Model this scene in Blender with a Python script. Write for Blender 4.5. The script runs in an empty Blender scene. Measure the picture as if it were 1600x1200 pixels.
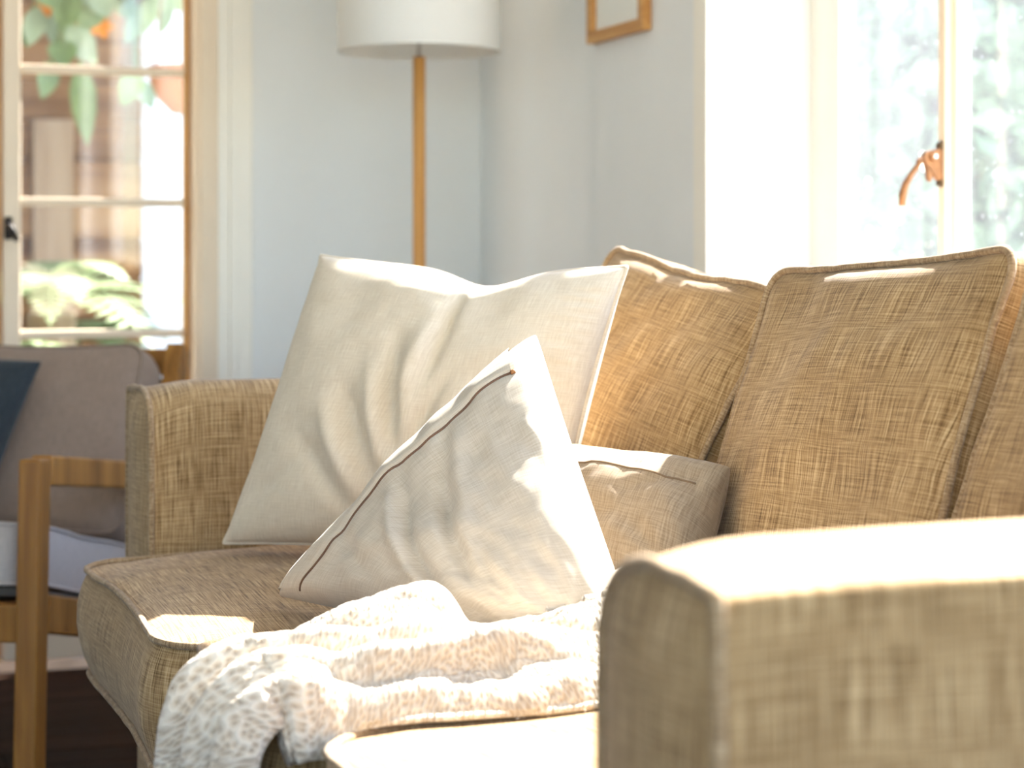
import bpy, bmesh, math, random
import numpy as np
from mathutils import Vector, Matrix, noise

random.seed(7)
rng = np.random.default_rng(11)
SC = bpy.context.scene
COL = SC.collection
R_ = math.radians

# ------------------------------------------------------------------ camera, world, sun, exposure
EYE = 0.854
YAW = R_(19.5)            # heading, clockwise from +Y
FPX = 3250.0              # focal length in pixels of the 1600 px frame
cam_d = bpy.data.cameras.new('camera')
cam = bpy.data.objects.new('camera', cam_d); COL.objects.link(cam)
cam.location = (0, 0, EYE)
cam.rotation_euler = (R_(90), 0, -YAW)
cam_d.sensor_width = 36.0
cam_d.lens = 36.0 * FPX / 1600.0
cam_d.shift_y = -190.0 / 1600.0
cam_d.clip_start = 0.05
cam_d.dof.use_dof = True
cam_d.dof.focus_distance = 2.2
cam_d.dof.aperture_fstop = 5.0
SC.camera = cam

SUN_DIR = Vector((0.625, 0.34, 0.70)).normalized()   # towards the sun
world = bpy.data.worlds.new('world'); SC.world = world
world.use_nodes = True
wn = world.node_tree.nodes; wl = world.node_tree.links
bg = wn['Background']
sky = wn.new('ShaderNodeTexSky')
sky.sky_type = 'NISHITA'
sky.sun_disc = False
sky.sun_elevation = math.asin(SUN_DIR.z)
sky.sun_rotation = math.atan2(SUN_DIR.x, SUN_DIR.y)
sky.dust_density = 0.6
sky.air_density = 1.0
wl.new(sky.outputs[0], bg.inputs[0])
bg.inputs[1].default_value = 0.8

sun_d = bpy.data.lights.new('sun', 'SUN'); sun_d.energy = 24.0; sun_d.angle = R_(0.8)
sun_d.color = (1.0, 0.97, 0.92)
sun = bpy.data.objects.new('sun', sun_d); COL.objects.link(sun)
sun.rotation_euler = (-SUN_DIR).to_track_quat('-Z', 'Y').to_euler()
sun.location = (6, 3, 5)

vs = SC.view_settings
vs.view_transform = 'Standard'; vs.look = 'None'; vs.gamma = 1.0; vs.use_curve_mapping = False
vs.exposure = 0.78
SC.cycles.max_bounces = 10
SC.cycles.diffuse_bounces = 6
SC.cycles.transparent_max_bounces = 24
SC.cycles.caustics_reflective = False
SC.cycles.caustics_refractive = False
SC.cycles.sample_clamp_indirect = 8.0

FWD = Vector((math.sin(YAW), math.cos(YAW), 0)); RGT = Vector((math.cos(YAW), -math.sin(YAW), 0))
def at_depth(px, py, d):
    """point seen at a pixel, d metres along the camera axis"""
    return FWD * d + RGT * ((px - 800) / FPX * d) + Vector((0, 0, EYE - (py - 410) / FPX * d))
def at_y(px, py, Y):
    """point seen at a pixel on the plane y = Y"""
    t = (px - 800) / FPX
    X = (Y * (RGT.y - t * FWD.y)) / (t * FWD.x - RGT.x)
    return at_depth(px, py, FWD.x * X + FWD.y * Y)
def at_x(px, py, X):
    t = (px - 800) / FPX
    Y = (X * (RGT.x - t * FWD.x)) / (t * FWD.y - RGT.y)
    return at_depth(px, py, FWD.x * X + FWD.y * Y)

# ------------------------------------------------------------------ helpers
def tag(o, label=None, cat=None, group=None, kind=None):
    if label: o['label'] = label
    if cat: o['category'] = cat
    if group: o['group'] = group
    if kind: o['kind'] = kind
    return o

def empty(name, loc, label=None, cat=None, group=None, kind=None):
    o = bpy.data.objects.new(name, None); COL.objects.link(o)
    o.location = loc; o.empty_display_size = 0.05
    return tag(o, label, cat, group, kind)

def root_loc(o):
    v = Vector((0, 0, 0))
    while o is not None:
        v += o.location; o = o.parent
    return v

def link_mesh(name, me, mat, parent=None, loc=(0, 0, 0)):
    o = bpy.data.objects.new(name, me); COL.objects.link(o)
    if mat is not None and len(me.materials) == 0: me.materials.append(mat)
    o.location = loc
    if parent is not None: o.parent = parent
    return o

def mesh(name, verts, faces, mat, parent=None, uvs=None, smooth=True, origin=None):
    """verts in world space; the object's origin is the parent's base or the given origin; uvs per vertex in metres"""
    V = np.asarray(verts, dtype=float)
    org = Vector(origin) if origin is not None else (root_loc(parent) if parent is not None else Vector((0, 0, 0)))
    V = V - np.array(org)
    me = bpy.data.meshes.new(name)
    me.from_pydata([tuple(v) for v in V], [], [tuple(int(i) for i in f) for f in faces])
    if uvs is not None:
        U = np.asarray(uvs, dtype=float)
        l = me.uv_layers.new(name='UVMap')
        vi = np.zeros(len(me.loops), dtype=np.int32); me.loops.foreach_get('vertex_index', vi)
        l.data.foreach_set('uv', U[vi].astype(np.float32).ravel())
    if smooth: me.polygons.foreach_set('use_smooth', [True] * len(me.polygons))
    me.update()
    loc = (0, 0, 0)
    if origin is not None: loc = org - (root_loc(parent) if parent is not None else Vector((0, 0, 0)))
    return link_mesh(name, me, mat, parent, loc)

def box_mesh(lo, hi, bev=0.0, seg=2, M=None):
    bm = bmesh.new()
    bmesh.ops.create_cube(bm, size=1.0)
    lo = Vector(lo); hi = Vector(hi)
    for v in bm.verts:
        v.co = Vector(((lo.x + hi.x) / 2 + v.co.x * (hi.x - lo.x), (lo.y + hi.y) / 2 + v.co.y * (hi.y - lo.y), (lo.z + hi.z) / 2 + v.co.z * (hi.z - lo.z)))
    if bev > 0:
        bmesh.ops.bevel(bm, geom=bm.edges[:] , offset=bev, segments=seg, profile=0.5, affect='EDGES')
    if M is not None: bmesh.ops.transform(bm, matrix=M, verts=bm.verts)
    return bm

def bm_obj(name, bm, mat, parent=None, smooth=False):
    org = root_loc(parent) if parent is not None else Vector((0, 0, 0))
    for v in bm.verts: v.co -= org
    uvl = bm.loops.layers.uv.new('UVMap')          # box-projected UVs in metres
    bm.normal_update()
    for f in bm.faces:
        n = f.normal; ax = max(range(3), key=lambda i: abs(n[i]))
        for l in f.loops:
            c = l.vert.co
            l[uvl].uv = (c.y, c.z) if ax == 0 else ((c.x, c.z) if ax == 1 else (c.x, c.y))
    me = bpy.data.meshes.new(name); bm.to_mesh(me); bm.free()
    if smooth: me.polygons.foreach_set('use_smooth', [True] * len(me.polygons))
    return link_mesh(name, me, mat, parent)

def box(name, lo, hi, mat, parent=None, bev=0.0, seg=2, M=None):
    return bm_obj(name, box_mesh(lo, hi, bev, seg, M), mat, parent)

def hexa(name, bottom, top, mat, parent=None, bev=0.0, seg=2):
    """a bar or slab given by its four bottom and four top corners"""
    bm = bmesh.new()
    b = [bm.verts.new(p) for p in bottom]; t = [bm.verts.new(p) for p in top]
    bm.faces.new(b[::-1]); bm.faces.new(t)
    for i in range(4): bm.faces.new((b[i], b[(i + 1) % 4], t[(i + 1) % 4], t[i]))
    bmesh.ops.recalc_face_normals(bm, faces=bm.faces[:])
    if bev > 0: bmesh.ops.bevel(bm, geom=bm.edges[:], offset=bev, segments=seg, profile=0.5, affect='EDGES')
    return bm_obj(name, bm, mat, parent)

def bar(name, p0, p1, w, h, side, mat, parent=None, bev=0.004):
    """rectangular bar from p0 to p1; w along 'side', h across"""
    p0 = Vector(p0); p1 = Vector(p1); d = (p1 - p0).normalized(); s = Vector(side).normalized()
    s = (s - d * s.dot(d)).normalized(); n = d.cross(s)
    c = [(-1, -1), (1, -1), (1, 1), (-1, 1)]
    return hexa(name, [p0 + s * a * w / 2 + n * b * h / 2 for a, b in c], [p1 + s * a * w / 2 + n * b * h / 2 for a, b in c], mat, parent, bev)

def tube_data(path, rad, ns=8, closed=False, u0=0.0):
    P = [Vector(p) for p in path]; n = len(P)
    rads = rad if hasattr(rad, '__len__') else [rad] * n
    V = []; U = []; F = []
    prev = None; L = 0
    for i in range(n):
        if closed: t = (P[(i + 1) % n] - P[i - 1]).normalized()
        else: t = (P[min(i + 1, n - 1)] - P[max(i - 1, 0)]).normalized()
        if prev is None:
            a = Vector((0, 0, 1)) if abs(t.z) < 0.9 else Vector((1, 0, 0))
            nrm = (a - t * a.dot(t)).normalized()
        else:
            nrm = (prev - t * prev.dot(t)).normalized()
        prev = nrm; b = t.cross(nrm)
        if i: L += (P[i] - P[i - 1]).length
        for k in range(ns):
            an = 2 * math.pi * k / ns
            V.append(P[i] + (nrm * math.cos(an) + b * math.sin(an)) * rads[i]); U.append((L, u0 + k / ns * 2 * math.pi * rads[i]))
    m = n if closed else n - 1
    for i in range(m):
        for k in range(ns):
            F.append((i * ns + k, i * ns + (k + 1) % ns, ((i + 1) % n) * ns + (k + 1) % ns, ((i + 1) % n) * ns + k))
    if not closed:
        F.append(tuple(range(ns))[::-1]); F.append(tuple(range((n - 1) * ns, n * ns)))
    return V, F, U

def tube(name, path, rad, mat, parent=None, ns=8, closed=False):
    V, F, U = tube_data(path, rad, ns, closed)
    return mesh(name, V, F, mat, parent, U)

def lathe(name, prof, mat, parent, center, seg=40, cap=False):
    """prof: (radius, z) pairs"""
    V = []; F = []; U = []
    n = len(prof)
    for k in range(seg):
        a = 2 * math.pi * k / seg
        for r, z in prof:
            V.append((center[0] + r * math.cos(a), center[1] + r * math.sin(a), center[2] + z)); U.append((a * 0.16, z))
    for k in range(seg):
        for i in range(n - 1):
            F.append((k * n + i, ((k + 1) % seg) * n + i, ((k + 1) % seg) * n + i + 1, k * n + i + 1))
    if cap:
        F.append([k * n for k in range(seg)][::-1]); F.append([k * n + n - 1 for k in range(seg)])
    return mesh(name, V, F, mat, parent, U)

# ------------------------------------------------------------------ materials
def new_mat(name):
    m = bpy.data.materials.new(name); m.use_nodes = True
    nt = m.node_tree; b = nt.nodes['Principled BSDF']
    return m, nt, b

def srgb(r, g, b):
    f = lambda c: (c / 255 / 12.92) if c / 255 <= 0.04045 else ((c / 255 + 0.055) / 1.055) ** 2.4
    return (f(r), f(g), f(b), 1.0)

def N(nt, typ, **kw):
    n = nt.nodes.new(typ)
    for k, v in kw.items(): setattr(n, k, v)
    return n

def noise_node(nt, vec, scale=(1, 1, 1), nscale=1.0, detail=3.0, rough=0.55, dist=0.0):
    mp = N(nt, 'ShaderNodeMapping'); mp.inputs['Scale'].default_value = scale
    nt.links.new(vec, mp.inputs['Vector'])
    nz = N(nt, 'ShaderNodeTexNoise'); nz.inputs['Scale'].default_value = nscale
    nz.inputs['Detail'].default_value = detail; nz.inputs['Roughness'].default_value = rough
    nz.inputs['Distortion'].default_value = dist
    nt.links.new(mp.outputs[0], nz.inputs['Vector'])
    return nz.outputs['Fac']

def math_n(nt, op, a, b):
    n = N(nt, 'ShaderNodeMath', operation=op)
    for i, v in enumerate((a, b)):
        if isinstance(v, (int, float)): n.inputs[i].default_value = v
        else: nt.links.new(v, n.inputs[i])
    return n.outputs[0]

def ramp(nt, fac, stops):
    r = N(nt, 'ShaderNodeValToRGB')
    e = r.color_ramp.elements
    while len(e) < len(stops): e.new(0.5)
    for i, (p, c) in enumerate(stops): e[i].position = p; e[i].color = c
    nt.links.new(fac, r.inputs['Fac'])
    return r.outputs['Color']

def bump(nt, b, h, strength=0.3, dist=0.001):
    bn = N(nt, 'ShaderNodeBump'); bn.inputs['Strength'].default_value = strength; bn.inputs['Distance'].default_value = dist
    nt.links.new(h, bn.inputs['Height']); nt.links.new(bn.outputs[0], b.inputs['Normal'])

def plain(name, col, rough=0.6, metal=0.0, var=0.06, nscale=6.0, bstr=0.0, spec=0.3, coord='Object'):
    m, nt, b = new_mat(name)
    tc = N(nt, 'ShaderNodeTexCoord')
    f = noise_node(nt, tc.outputs[coord], nscale=nscale, detail=4)
    c0 = tuple(max(0, c * (1 - var)) for c in col[:3]) + (1,); c1 = tuple(min(1, c * (1 + var)) for c in col[:3]) + (1,)
    nt.links.new(ramp(nt, f, [(0.3, c0), (0.7, c1)]), b.inputs['Base Color'])
    b.inputs['Roughness'].default_value = rough; b.inputs['Metallic'].default_value = metal
    b.inputs['Specular IOR Level'].default_value = spec
    if bstr: bump(nt, b, noise_node(nt, tc.outputs[coord], nscale=nscale * 30, detail=3), bstr, 0.001)
    return m

def fabric(name, dark, mid, light, warp=330.0, weft=330.0, slub=10.0, contrast=1.0, bstr=0.5, bdist=0.0008, sheen=0.15, wbal=0.6):
    """woven cloth: long threads both ways over a UV map in metres; fine weave relief"""
    m, nt, b = new_mat(name)
    uv = N(nt, 'ShaderNodeUVMap').outputs[0]
    wa = noise_node(nt, uv, (warp, slub, 1), 1.0, 2.0, 0.6)           # threads running along v
    we = noise_node(nt, uv, (slub, weft, 1), 1.0, 2.0, 0.6)           # threads running along u
    big = noise_node(nt, uv, (1, 1, 1), 7.0, 3.0, 0.5)
    s = math_n(nt, 'ADD', math_n(nt, 'MULTIPLY', wa, wbal), math_n(nt, 'MULTIPLY', we, 1 - wbal))
    s = math_n(nt, 'ADD', s, math_n(nt, 'MULTIPLY', math_n(nt, 'SUBTRACT', big, 0.5), 0.16))
    # weave cells
    sep = N(nt, 'ShaderNodeSeparateXYZ'); nt.links.new(uv, sep.inputs[0])
    cu = math_n(nt, 'SINE', math_n(nt, 'MULTIPLY', sep.outputs[0], warp * 6.283 * 0.9), 0.0)
    cv = math_n(nt, 'SINE', math_n(nt, 'MULTIPLY', sep.outputs[1], weft * 6.283 * 0.9), 0.0)
    cell = math_n(nt, 'MULTIPLY', cu, cv)
    s2 = math_n(nt, 'ADD', s, math_n(nt, 'MULTIPLY', cell, 0.035))
    w = 0.17 / contrast
    col = ramp(nt, s2, [(0.5 - w, dark), (0.5, mid), (0.5 + w, light)])
    nt.links.new(col, b.inputs['Base Color'])
    b.inputs['Roughness'].default_value = 0.92; b.inputs['Specular IOR Level'].default_value = 0.12
    b.inputs['Sheen Weight'].default_value = sheen; b.inputs['Sheen Roughness'].default_value = 0.5
    bump(nt, b, s2, bstr, bdist)
    return m

def wood(name, dark, mid, light, axis='z', scale=1.0, rough=0.45, coord='Object', spec=0.35, vary=0.0):
    m, nt, b = new_mat(name)
    tc = N(nt, 'ShaderNodeTexCoord')
    sc = {'x': (2, 28, 28), 'y': (28, 2, 28), 'z': (28, 28, 2)}[axis]
    f = noise_node(nt, tc.outputs[coord], tuple(c * scale for c in sc), 1.0, 5.0, 0.6, 0.6)
    if vary:
        oi = N(nt, 'ShaderNodeObjectInfo'); f = math_n(nt, 'ADD', f, math_n(nt, 'MULTIPLY', math_n(nt, 'SUBTRACT', oi.outputs['Random'], 0.5), vary))
    nt.links.new(ramp(nt, f, [(0.3, dark), (0.5, mid), (0.72, light)]), b.inputs['Base Color'])
    b.inputs['Roughness'].default_value = rough; b.inputs['Specular IOR Level'].default_value = spec
    bump(nt, b, f, 0.15, 0.001)
    return m

M = {}
M['wall'] = plain('wall_paint', srgb(228, 230, 230), 0.8, var=0.02, nscale=3, bstr=0.05)
M['ceil'] = plain('ceiling_paint', srgb(238, 236, 230), 0.85, var=0.02)
M['trim'] = plain('trim_paint', srgb(238, 234, 224), 0.42, var=0.03, nscale=4)
M['cream'] = plain('cream_paint', srgb(226, 208, 184), 0.45, var=0.04, nscale=5)
M['tanstile'] = wood('tan_door_stile', srgb(176, 124, 66), srgb(200, 150, 90), srgb(214, 168, 108), 'z')  # tan grained stile of each door leaf
M['sofa'] = fabric('sofa_tweed', srgb(90, 66, 38), srgb(156, 126, 86), srgb(200, 172, 130), warp=620, weft=560, slub=16, contrast=1.05, bstr=0.6, wbal=0.64)
M['sofa_pipe'] = fabric('sofa_piping', srgb(104, 82, 58), srgb(152, 126, 94), srgb(190, 168, 136), warp=500, weft=400, slub=60, contrast=0.9)
M['linen'] = fabric('warm_white_linen', srgb(198, 182, 158), srgb(211, 196, 173), srgb(223, 211, 190), warp=700, weft=700, slub=40, contrast=0.8, bstr=0.12, bdist=0.0004)
M['linen_b'] = fabric('oat_linen', srgb(172, 158, 140), srgb(190, 178, 160), srgb(206, 196, 180), warp=620, weft=700, slub=26, contrast=0.75, bstr=0.25, bdist=0.0005)
M['linen_c'] = fabric('stone_linen', srgb(122, 106, 86), srgb(148, 132, 110), srgb(168, 152, 130), warp=520, weft=520, slub=24, contrast=0.9, bstr=0.25, bdist=0.0005)
M['chairfab'] = fabric('mauve_grey_cloth', srgb(120, 100, 86), srgb(136, 116, 100), srgb(150, 130, 114), warp=500, weft=500, slub=40, contrast=0.7, bstr=0.2)
M['chairseat'] = fabric('pale_grey_cloth', srgb(164, 156, 152), srgb(180, 172, 168), srgb(194, 187, 182), warp=500, weft=500, slub=40, contrast=0.7, bstr=0.2)
M['slate'] = fabric('slate_cloth', srgb(32, 36, 38), srgb(44, 49, 52), srgb(58, 63, 66), warp=500, weft=500, slub=40, contrast=0.8, bstr=0.2)
M['oak'] = wood('lamp_oak', srgb(160, 108, 52), srgb(192, 138, 74), srgb(210, 162, 98), 'z')
M['oakframe'] = wood('frame_oak', srgb(168, 116, 62), srgb(196, 146, 86), srgb(214, 170, 110), 'y')
M['teak'] = wood('chair_teak', srgb(112, 70, 22), srgb(150, 100, 40), srgb(176, 126, 60), 'z', 0.8)
M['floor'] = wood('dark_floor_wood', srgb(34, 20, 11), srgb(52, 31, 18), srgb(68, 43, 25), 'x', 0.5, 0.8, spec=0.1, vary=0.2)
M['blackwood'] = plain('dark_leg_wood', srgb(34, 26, 22), 0.4)
M['webbing'] = plain('grey_webbing', srgb(96, 88, 80), 0.9)
M['bronze'] = plain('worn_bronze', srgb(150, 102, 62), 0.5, metal=0.45, var=0.25, nscale=60, spec=0.5)
M['darkbronze'] = plain('dark_bronze', srgb(92, 70, 44), 0.5, metal=0.5, var=0.2, nscale=60)
M['iron'] = plain('black_iron', srgb(30, 24, 22), 0.45, metal=0.4)
M['steel'] = plain('brushed_steel', srgb(190, 188, 182), 0.3, metal=0.9)
M['zip'] = plain('zipper_tape', srgb(104, 78, 62), 0.7)
M['thread'] = plain('seam_thread', srgb(120, 100, 78), 0.8)
M['paper'] = plain('print_paper', srgb(232, 232, 226), 0.7, var=0.01)
M['fence'] = wood('fence_cedar', srgb(100, 68, 38), srgb(134, 98, 62), srgb(158, 124, 86), 'x', 0.5, 0.8, vary=0.35)
M['fencepost'] = wood('fence_post_wood', srgb(138, 114, 90), srgb(156, 134, 110), srgb(170, 150, 128), 'z', 0.5, 0.8)
M['siding'] = plain('white_siding', srgb(226, 234, 238), 0.6, var=0.03)
M['terracotta'] = plain('terracotta', srgb(178, 112, 62), 0.75, var=0.1, nscale=20)
M['darkpot'] = plain('dark_pot_glaze', srgb(40, 30, 34), 0.4)
M['soil'] = plain('garden_soil', srgb(120, 100, 76), 0.95, var=0.25, nscale=12)
M['grass'] = plain('garden_gravel', srgb(140, 138, 130), 0.95, var=0.2, nscale=14)
M['bark'] = plain('bark', srgb(104, 84, 66), 0.9, var=0.3, nscale=18, bstr=0.4)
M['petal'] = plain('orange_petal', srgb(226, 140, 40), 0.6, var=0.1)

def leaf_mat(name, c, trans=0.35):
    m, nt, b = new_mat(name)
    tc = N(nt, 'ShaderNodeTexCoord')
    f = noise_node(nt, tc.outputs['Object'], nscale=9.0, detail=3)
    col = ramp(nt, f, [(0.3, tuple(x * 0.75 for x in c[:3]) + (1,)), (0.7, tuple(min(1, x * 1.25) for x in c[:3]) + (1,))])
    nt.links.new(col, b.inputs['Base Color']); b.inputs['Roughness'].default_value = 0.5
    tr = N(nt, 'ShaderNodeBsdfTranslucent'); nt.links.new(col, tr.inputs[0])
    mx = N(nt, 'ShaderNodeMixShader'); mx.inputs[0].default_value = trans
    nt.links.new(b.outputs[0], mx.inputs[1]); nt.links.new(tr.outputs[0], mx.inputs[2])
    nt.links.new(mx.outputs[0], nt.nodes['Material Output'].inputs['Surface'])
    return m
M['leaf'] = leaf_mat('broad_leaf', srgb(120, 142, 92))
M['leaf2'] = leaf_mat('silver_green_leaf', srgb(150, 168, 138))
M['fern'] = leaf_mat('fern_leaf', srgb(150, 166, 124))
M['tree'] = leaf_mat('tree_leaf', srgb(116, 142, 112))

def shade_mat():
    m, nt, b = new_mat('lampshade_linen')
    uv = N(nt, 'ShaderNodeUVMap').outputs[0]
    f = noise_node(nt, uv, (400, 400, 1), 1.0, 2.0)
    col = ramp(nt, f, [(0.3, srgb(240, 239, 235)), (0.7, srgb(250, 250, 247))])
    nt.links.new(col, b.inputs['Base Color']); b.inputs['Roughness'].default_value = 0.9
    tr = N(nt, 'ShaderNodeBsdfTranslucent'); nt.links.new(col, tr.inputs[0])
    mx = N(nt, 'ShaderNodeMixShader'); mx.inputs[0].default_value = 0.45
    nt.links.new(b.outputs[0], mx.inputs[1]); nt.links.new(tr.outputs[0], mx.inputs[2])
    nt.links.new(mx.outputs[0], nt.nodes['Material Output'].inputs['Surface'])
    return m
M['shade'] = shade_mat()

def glass_mat(name, dust, tint=(1, 1, 1, 1), specks=False):
    """thin window pane: clear, a little gloss, a film of dust that catches the sun"""
    m, nt, b = new_mat(name); nt.nodes.remove(b)
    tc = N(nt, 'ShaderNodeTexCoord').outputs['Object']
    tp = N(nt, 'ShaderNodeBsdfTransparent'); tp.inputs[0].default_value = tint
    gl = N(nt, 'ShaderNodeBsdfGlossy'); gl.inputs['Roughness'].default_value = 0.02
    mx = N(nt, 'ShaderNodeMixShader'); mx.inputs[0].default_value = 0.05
    nt.links.new(tp.outputs[0], mx.inputs[1]); nt.links.new(gl.outputs[0], mx.inputs[2])
    last = mx.outputs[0]
    if dust:
        tr = N(nt, 'ShaderNodeBsdfTranslucent'); tr.inputs[0].default_value = (0.95, 0.97, 1.0, 1)
        fac = noise_node(nt, tc, (9, 9, 0.8), 3.0, 4.0, 0.6)          # rain streaks running down
        fac = math_n(nt, 'MULTIPLY', math_n(nt, 'ADD', fac, 0.5), dust)
        if specks:
            mp = N(nt, 'ShaderNodeMapping'); mp.inputs['Scale'].default_value = (60, 60, 38); nt.links.new(tc, mp.inputs[0])
            vo = N(nt, 'ShaderNodeTexVoronoi'); nt.links.new(mp.outputs[0], vo.inputs['Vector']); vo.inputs['Scale'].default_value = 1.0
            sp = math_n(nt, 'LESS_THAN', vo.outputs['Distance'], 0.09)
            fac = math_n(nt, 'ADD', fac, math_n(nt, 'MULTIPLY', sp, 0.12))
        m2 = N(nt, 'ShaderNodeMixShader'); nt.links.new(fac, m2.inputs[0])
        nt.links.new(last, m2.inputs[1]); nt.links.new(tr.outputs[0], m2.inputs[2]); last = m2.outputs[0]
    nt.links.new(last, nt.nodes['Material Output'].inputs['Surface'])
    return m
M['glass'] = glass_mat('clear_pane', 0.0)
M['dusty'] = glass_mat('dusty_pane', 0.024, specks=True)
M['dusty2'] = glass_mat('streaked_pane', 0.03, specks=True)

def knit_mat():
    m, nt, b = new_mat('cream_knit')
    uv = N(nt, 'ShaderNodeUVMap').outputs[0]
    mp = N(nt, 'ShaderNodeMapping'); mp.inputs['Scale'].default_value = (185, 150, 1); nt.links.new(uv, mp.inputs[0])
    vo = N(nt, 'ShaderNodeTexVoronoi', voronoi_dimensions='2D'); nt.links.new(mp.outputs[0], vo.inputs['Vector'])
    vo.inputs['Scale'].default_value = 1.0; vo.inputs['Randomness'].default_value = 0.75
    d = vo.outputs['Distance']
    fz = noise_node(nt, uv, (1, 1, 1), 900, 2.0)
    h = math_n(nt, 'ADD', d, math_n(nt, 'MULTIPLY', fz, 0.35))
    col = ramp(nt, h, [(0.25, srgb(194, 175, 151)), (0.5, srgb(214, 200, 180)), (0.8, srgb(230, 220, 204))])
    nt.links.new(col, b.inputs['Base Color']); b.inputs['Roughness'].default_value = 0.95
    b.inputs['Sheen Weight'].default_value = 0.3; b.inputs['Specular IOR Level'].default_value = 0.05
    bump(nt, b, h, 1.0, 0.004)
    hole = math_n(nt, 'GREATER_THAN', math_n(nt, 'ADD', d, math_n(nt, 'MULTIPLY', fz, 0.18)), 0.15)
    nt.links.new(hole, b.inputs['Alpha'])
    return m
M['knit'] = knit_mat()
M['fuzz'] = plain('cream_yarn', srgb(246, 238, 226), 0.95)

# ------------------------------------------------------------------ the room
XW, YW, HC = 1.50, 4.45, 2.55          # window wall, door wall, ceiling
XL, YN = -3.0, -2.2                    # far ends of the room, behind the camera
TH = 0.21

floor = tag(empty('floor', (0, 0, 0)), kind='structure')
box('subfloor', (XL - TH, YN - TH, -0.12), (XW + TH, YW + TH, -0.02), M['blackwood'], floor)
pm = {}
for i in range(28):                     # planks run along X
    y0 = 1.6 + i * 0.105
    L0 = -1.4; offs = (i * 0.37) % 1.1
    x = L0 - offs
    while x < XW - 0.001:
        x1 = min(x + 1.1, XW); xs = max(x, -1.6)
        if x1 - xs > 0.02 and y0 + 0.103 < YW:
            box('plank', (xs + 0.001, y0 + 0.001, -0.02), (x1 - 0.001, y0 + 0.104, random.uniform(-0.0012, 0.0)), M['floor'], floor, 0.001, 1)
        x += 1.1
box('far_boards', (XL, YN, -0.02), (XW, 1.6, 0.0), M['floor'], floor)
box('side_boards', (XL, 1.6, -0.02), (-1.6, YW, 0.0), M['floor'], floor)
tag(box('ceiling', (XL - TH, YN - TH, HC), (XW + TH, YW + TH, HC + 0.12), M['ceil']), kind='structure')

def wall_with_holes(name, axis, pos, thick, span, holes, mat, z1=HC):
    """axis 'x': wall plane x = pos..pos+thick, span along y; one continuous wall built around its openings"""
    root = tag(empty(name, (0, 0, 0)), kind='structure')
    bm = bmesh.new()
    cuts = sorted(set([span[0], span[1]] + [h[0] for h in holes] + [h[1] for h in holes]))
    zs = sorted(set([0.0, z1] + [h[2] for h in holes] + [h[3] for h in holes]))
    solid = {}
    for i in range(len(cuts) - 1):
        for k in range(len(zs) - 1):
            a = (cuts[i] + cuts[i + 1]) / 2; z = (zs[k] + zs[k + 1]) / 2
            solid[i, k] = not any(h[0] < a < h[1] and h[2] < z < h[3] for h in holes)
    def P(a, z, t): return (pos + t, a, z) if axis == 'x' else (a, pos + t, z)
    cache = {}
    def vert(a, z, t):
        key = (round(a, 5), round(z, 5), round(t, 5))
        if key not in cache: cache[key] = bm.verts.new(P(a, z, t))
        return cache[key]
    for (i, k), s in solid.items():
        if not s: continue
        a0, a1, z0, z2 = cuts[i], cuts[i + 1], zs[k], zs[k + 1]
        for t in (0.0, thick):
            bm.faces.new([vert(a0, z0, t), vert(a1, z0, t), vert(a1, z2, t), vert(a0, z2, t)])
        for di, dk, e in ((-1, 0, ((a0, z0), (a0, z2))), (1, 0, ((a1, z0), (a1, z2))), (0, -1, ((a0, z0), (a1, z0))), (0, 1, ((a0, z2), (a1, z2)))):
            if not solid.get((i + di, k + dk), False):
                (p0, q0), (p1, q1) = e
                bm.faces.new([vert(p0, q0, 0), vert(p1, q1, 0), vert(p1, q1, thick), vert(p0, q0, thick)])
    bmesh.ops.recalc_face_normals(bm, faces=bm.faces[:])
    bm_obj('plaster', bm, mat, root)
    return root

WIN_Y = (0.45, 3.215); WIN_Z = (0.70, 2.25)
WIN_N = (-1.9, 0.05)
wall_with_holes('wall_right', 'x', XW, TH, (YN, YW), [(WIN_Y[0], WIN_Y[1], WIN_Z[0], WIN_Z[1]), (WIN_N[0], WIN_N[1], WIN_Z[0], WIN_Z[1])], M['wall'])
DOOR_X = (0.02, 0.875); DOOR_Z = 2.10
wall_with_holes('wall_back', 'y', YW, 0.16, (XL, XW), [(DOOR_X[0], DOOR_X[1], 0.0, DOOR_Z)], M['wall'])
wall_with_holes('wall_left', 'x', XL - TH, TH, (YN, YW), [(-1.0, 0.4, 0.9, 2.3)], M['wall'])
wall_with_holes('wall_front', 'y', YN - TH, TH, (XL, XW), [(-2.2, 0.6, 0.5, 2.3)], M['wall'])

# casing round the window, on the room side
tr = tag(empty('trim_1', (XW, WIN_Y[1], 0)), kind='structure')
box('casing', (XW - 0.014, WIN_Y[1] - 0.004, WIN_Z[0] - 0.05), (XW - 0.0005, WIN_Y[1] + 0.05, WIN_Z[1] + 0.06), M['trim'], tr, 0.003)
box('casing', (XW - 0.014, WIN_Y[0] - 0.05, WIN_Z[0] - 0.05), (XW - 0.0005, WIN_Y[0], WIN_Z[1] + 0.06), M['trim'], tr, 0.003)
box('casing', (XW - 0.014, WIN_Y[0], WIN_Z[1]), (XW - 0.0005, WIN_Y[1] - 0.004, WIN_Z[1] + 0.06), M['trim'], tr, 0.003)
box('sill', (XW - 0.03, WIN_Y[0], WIN_Z[0] - 0.03), (XW + TH - 0.06, WIN_Y[1] - 0.004, WIN_Z[0] + 0.012), M['trim'], tr, 0.003)

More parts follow.
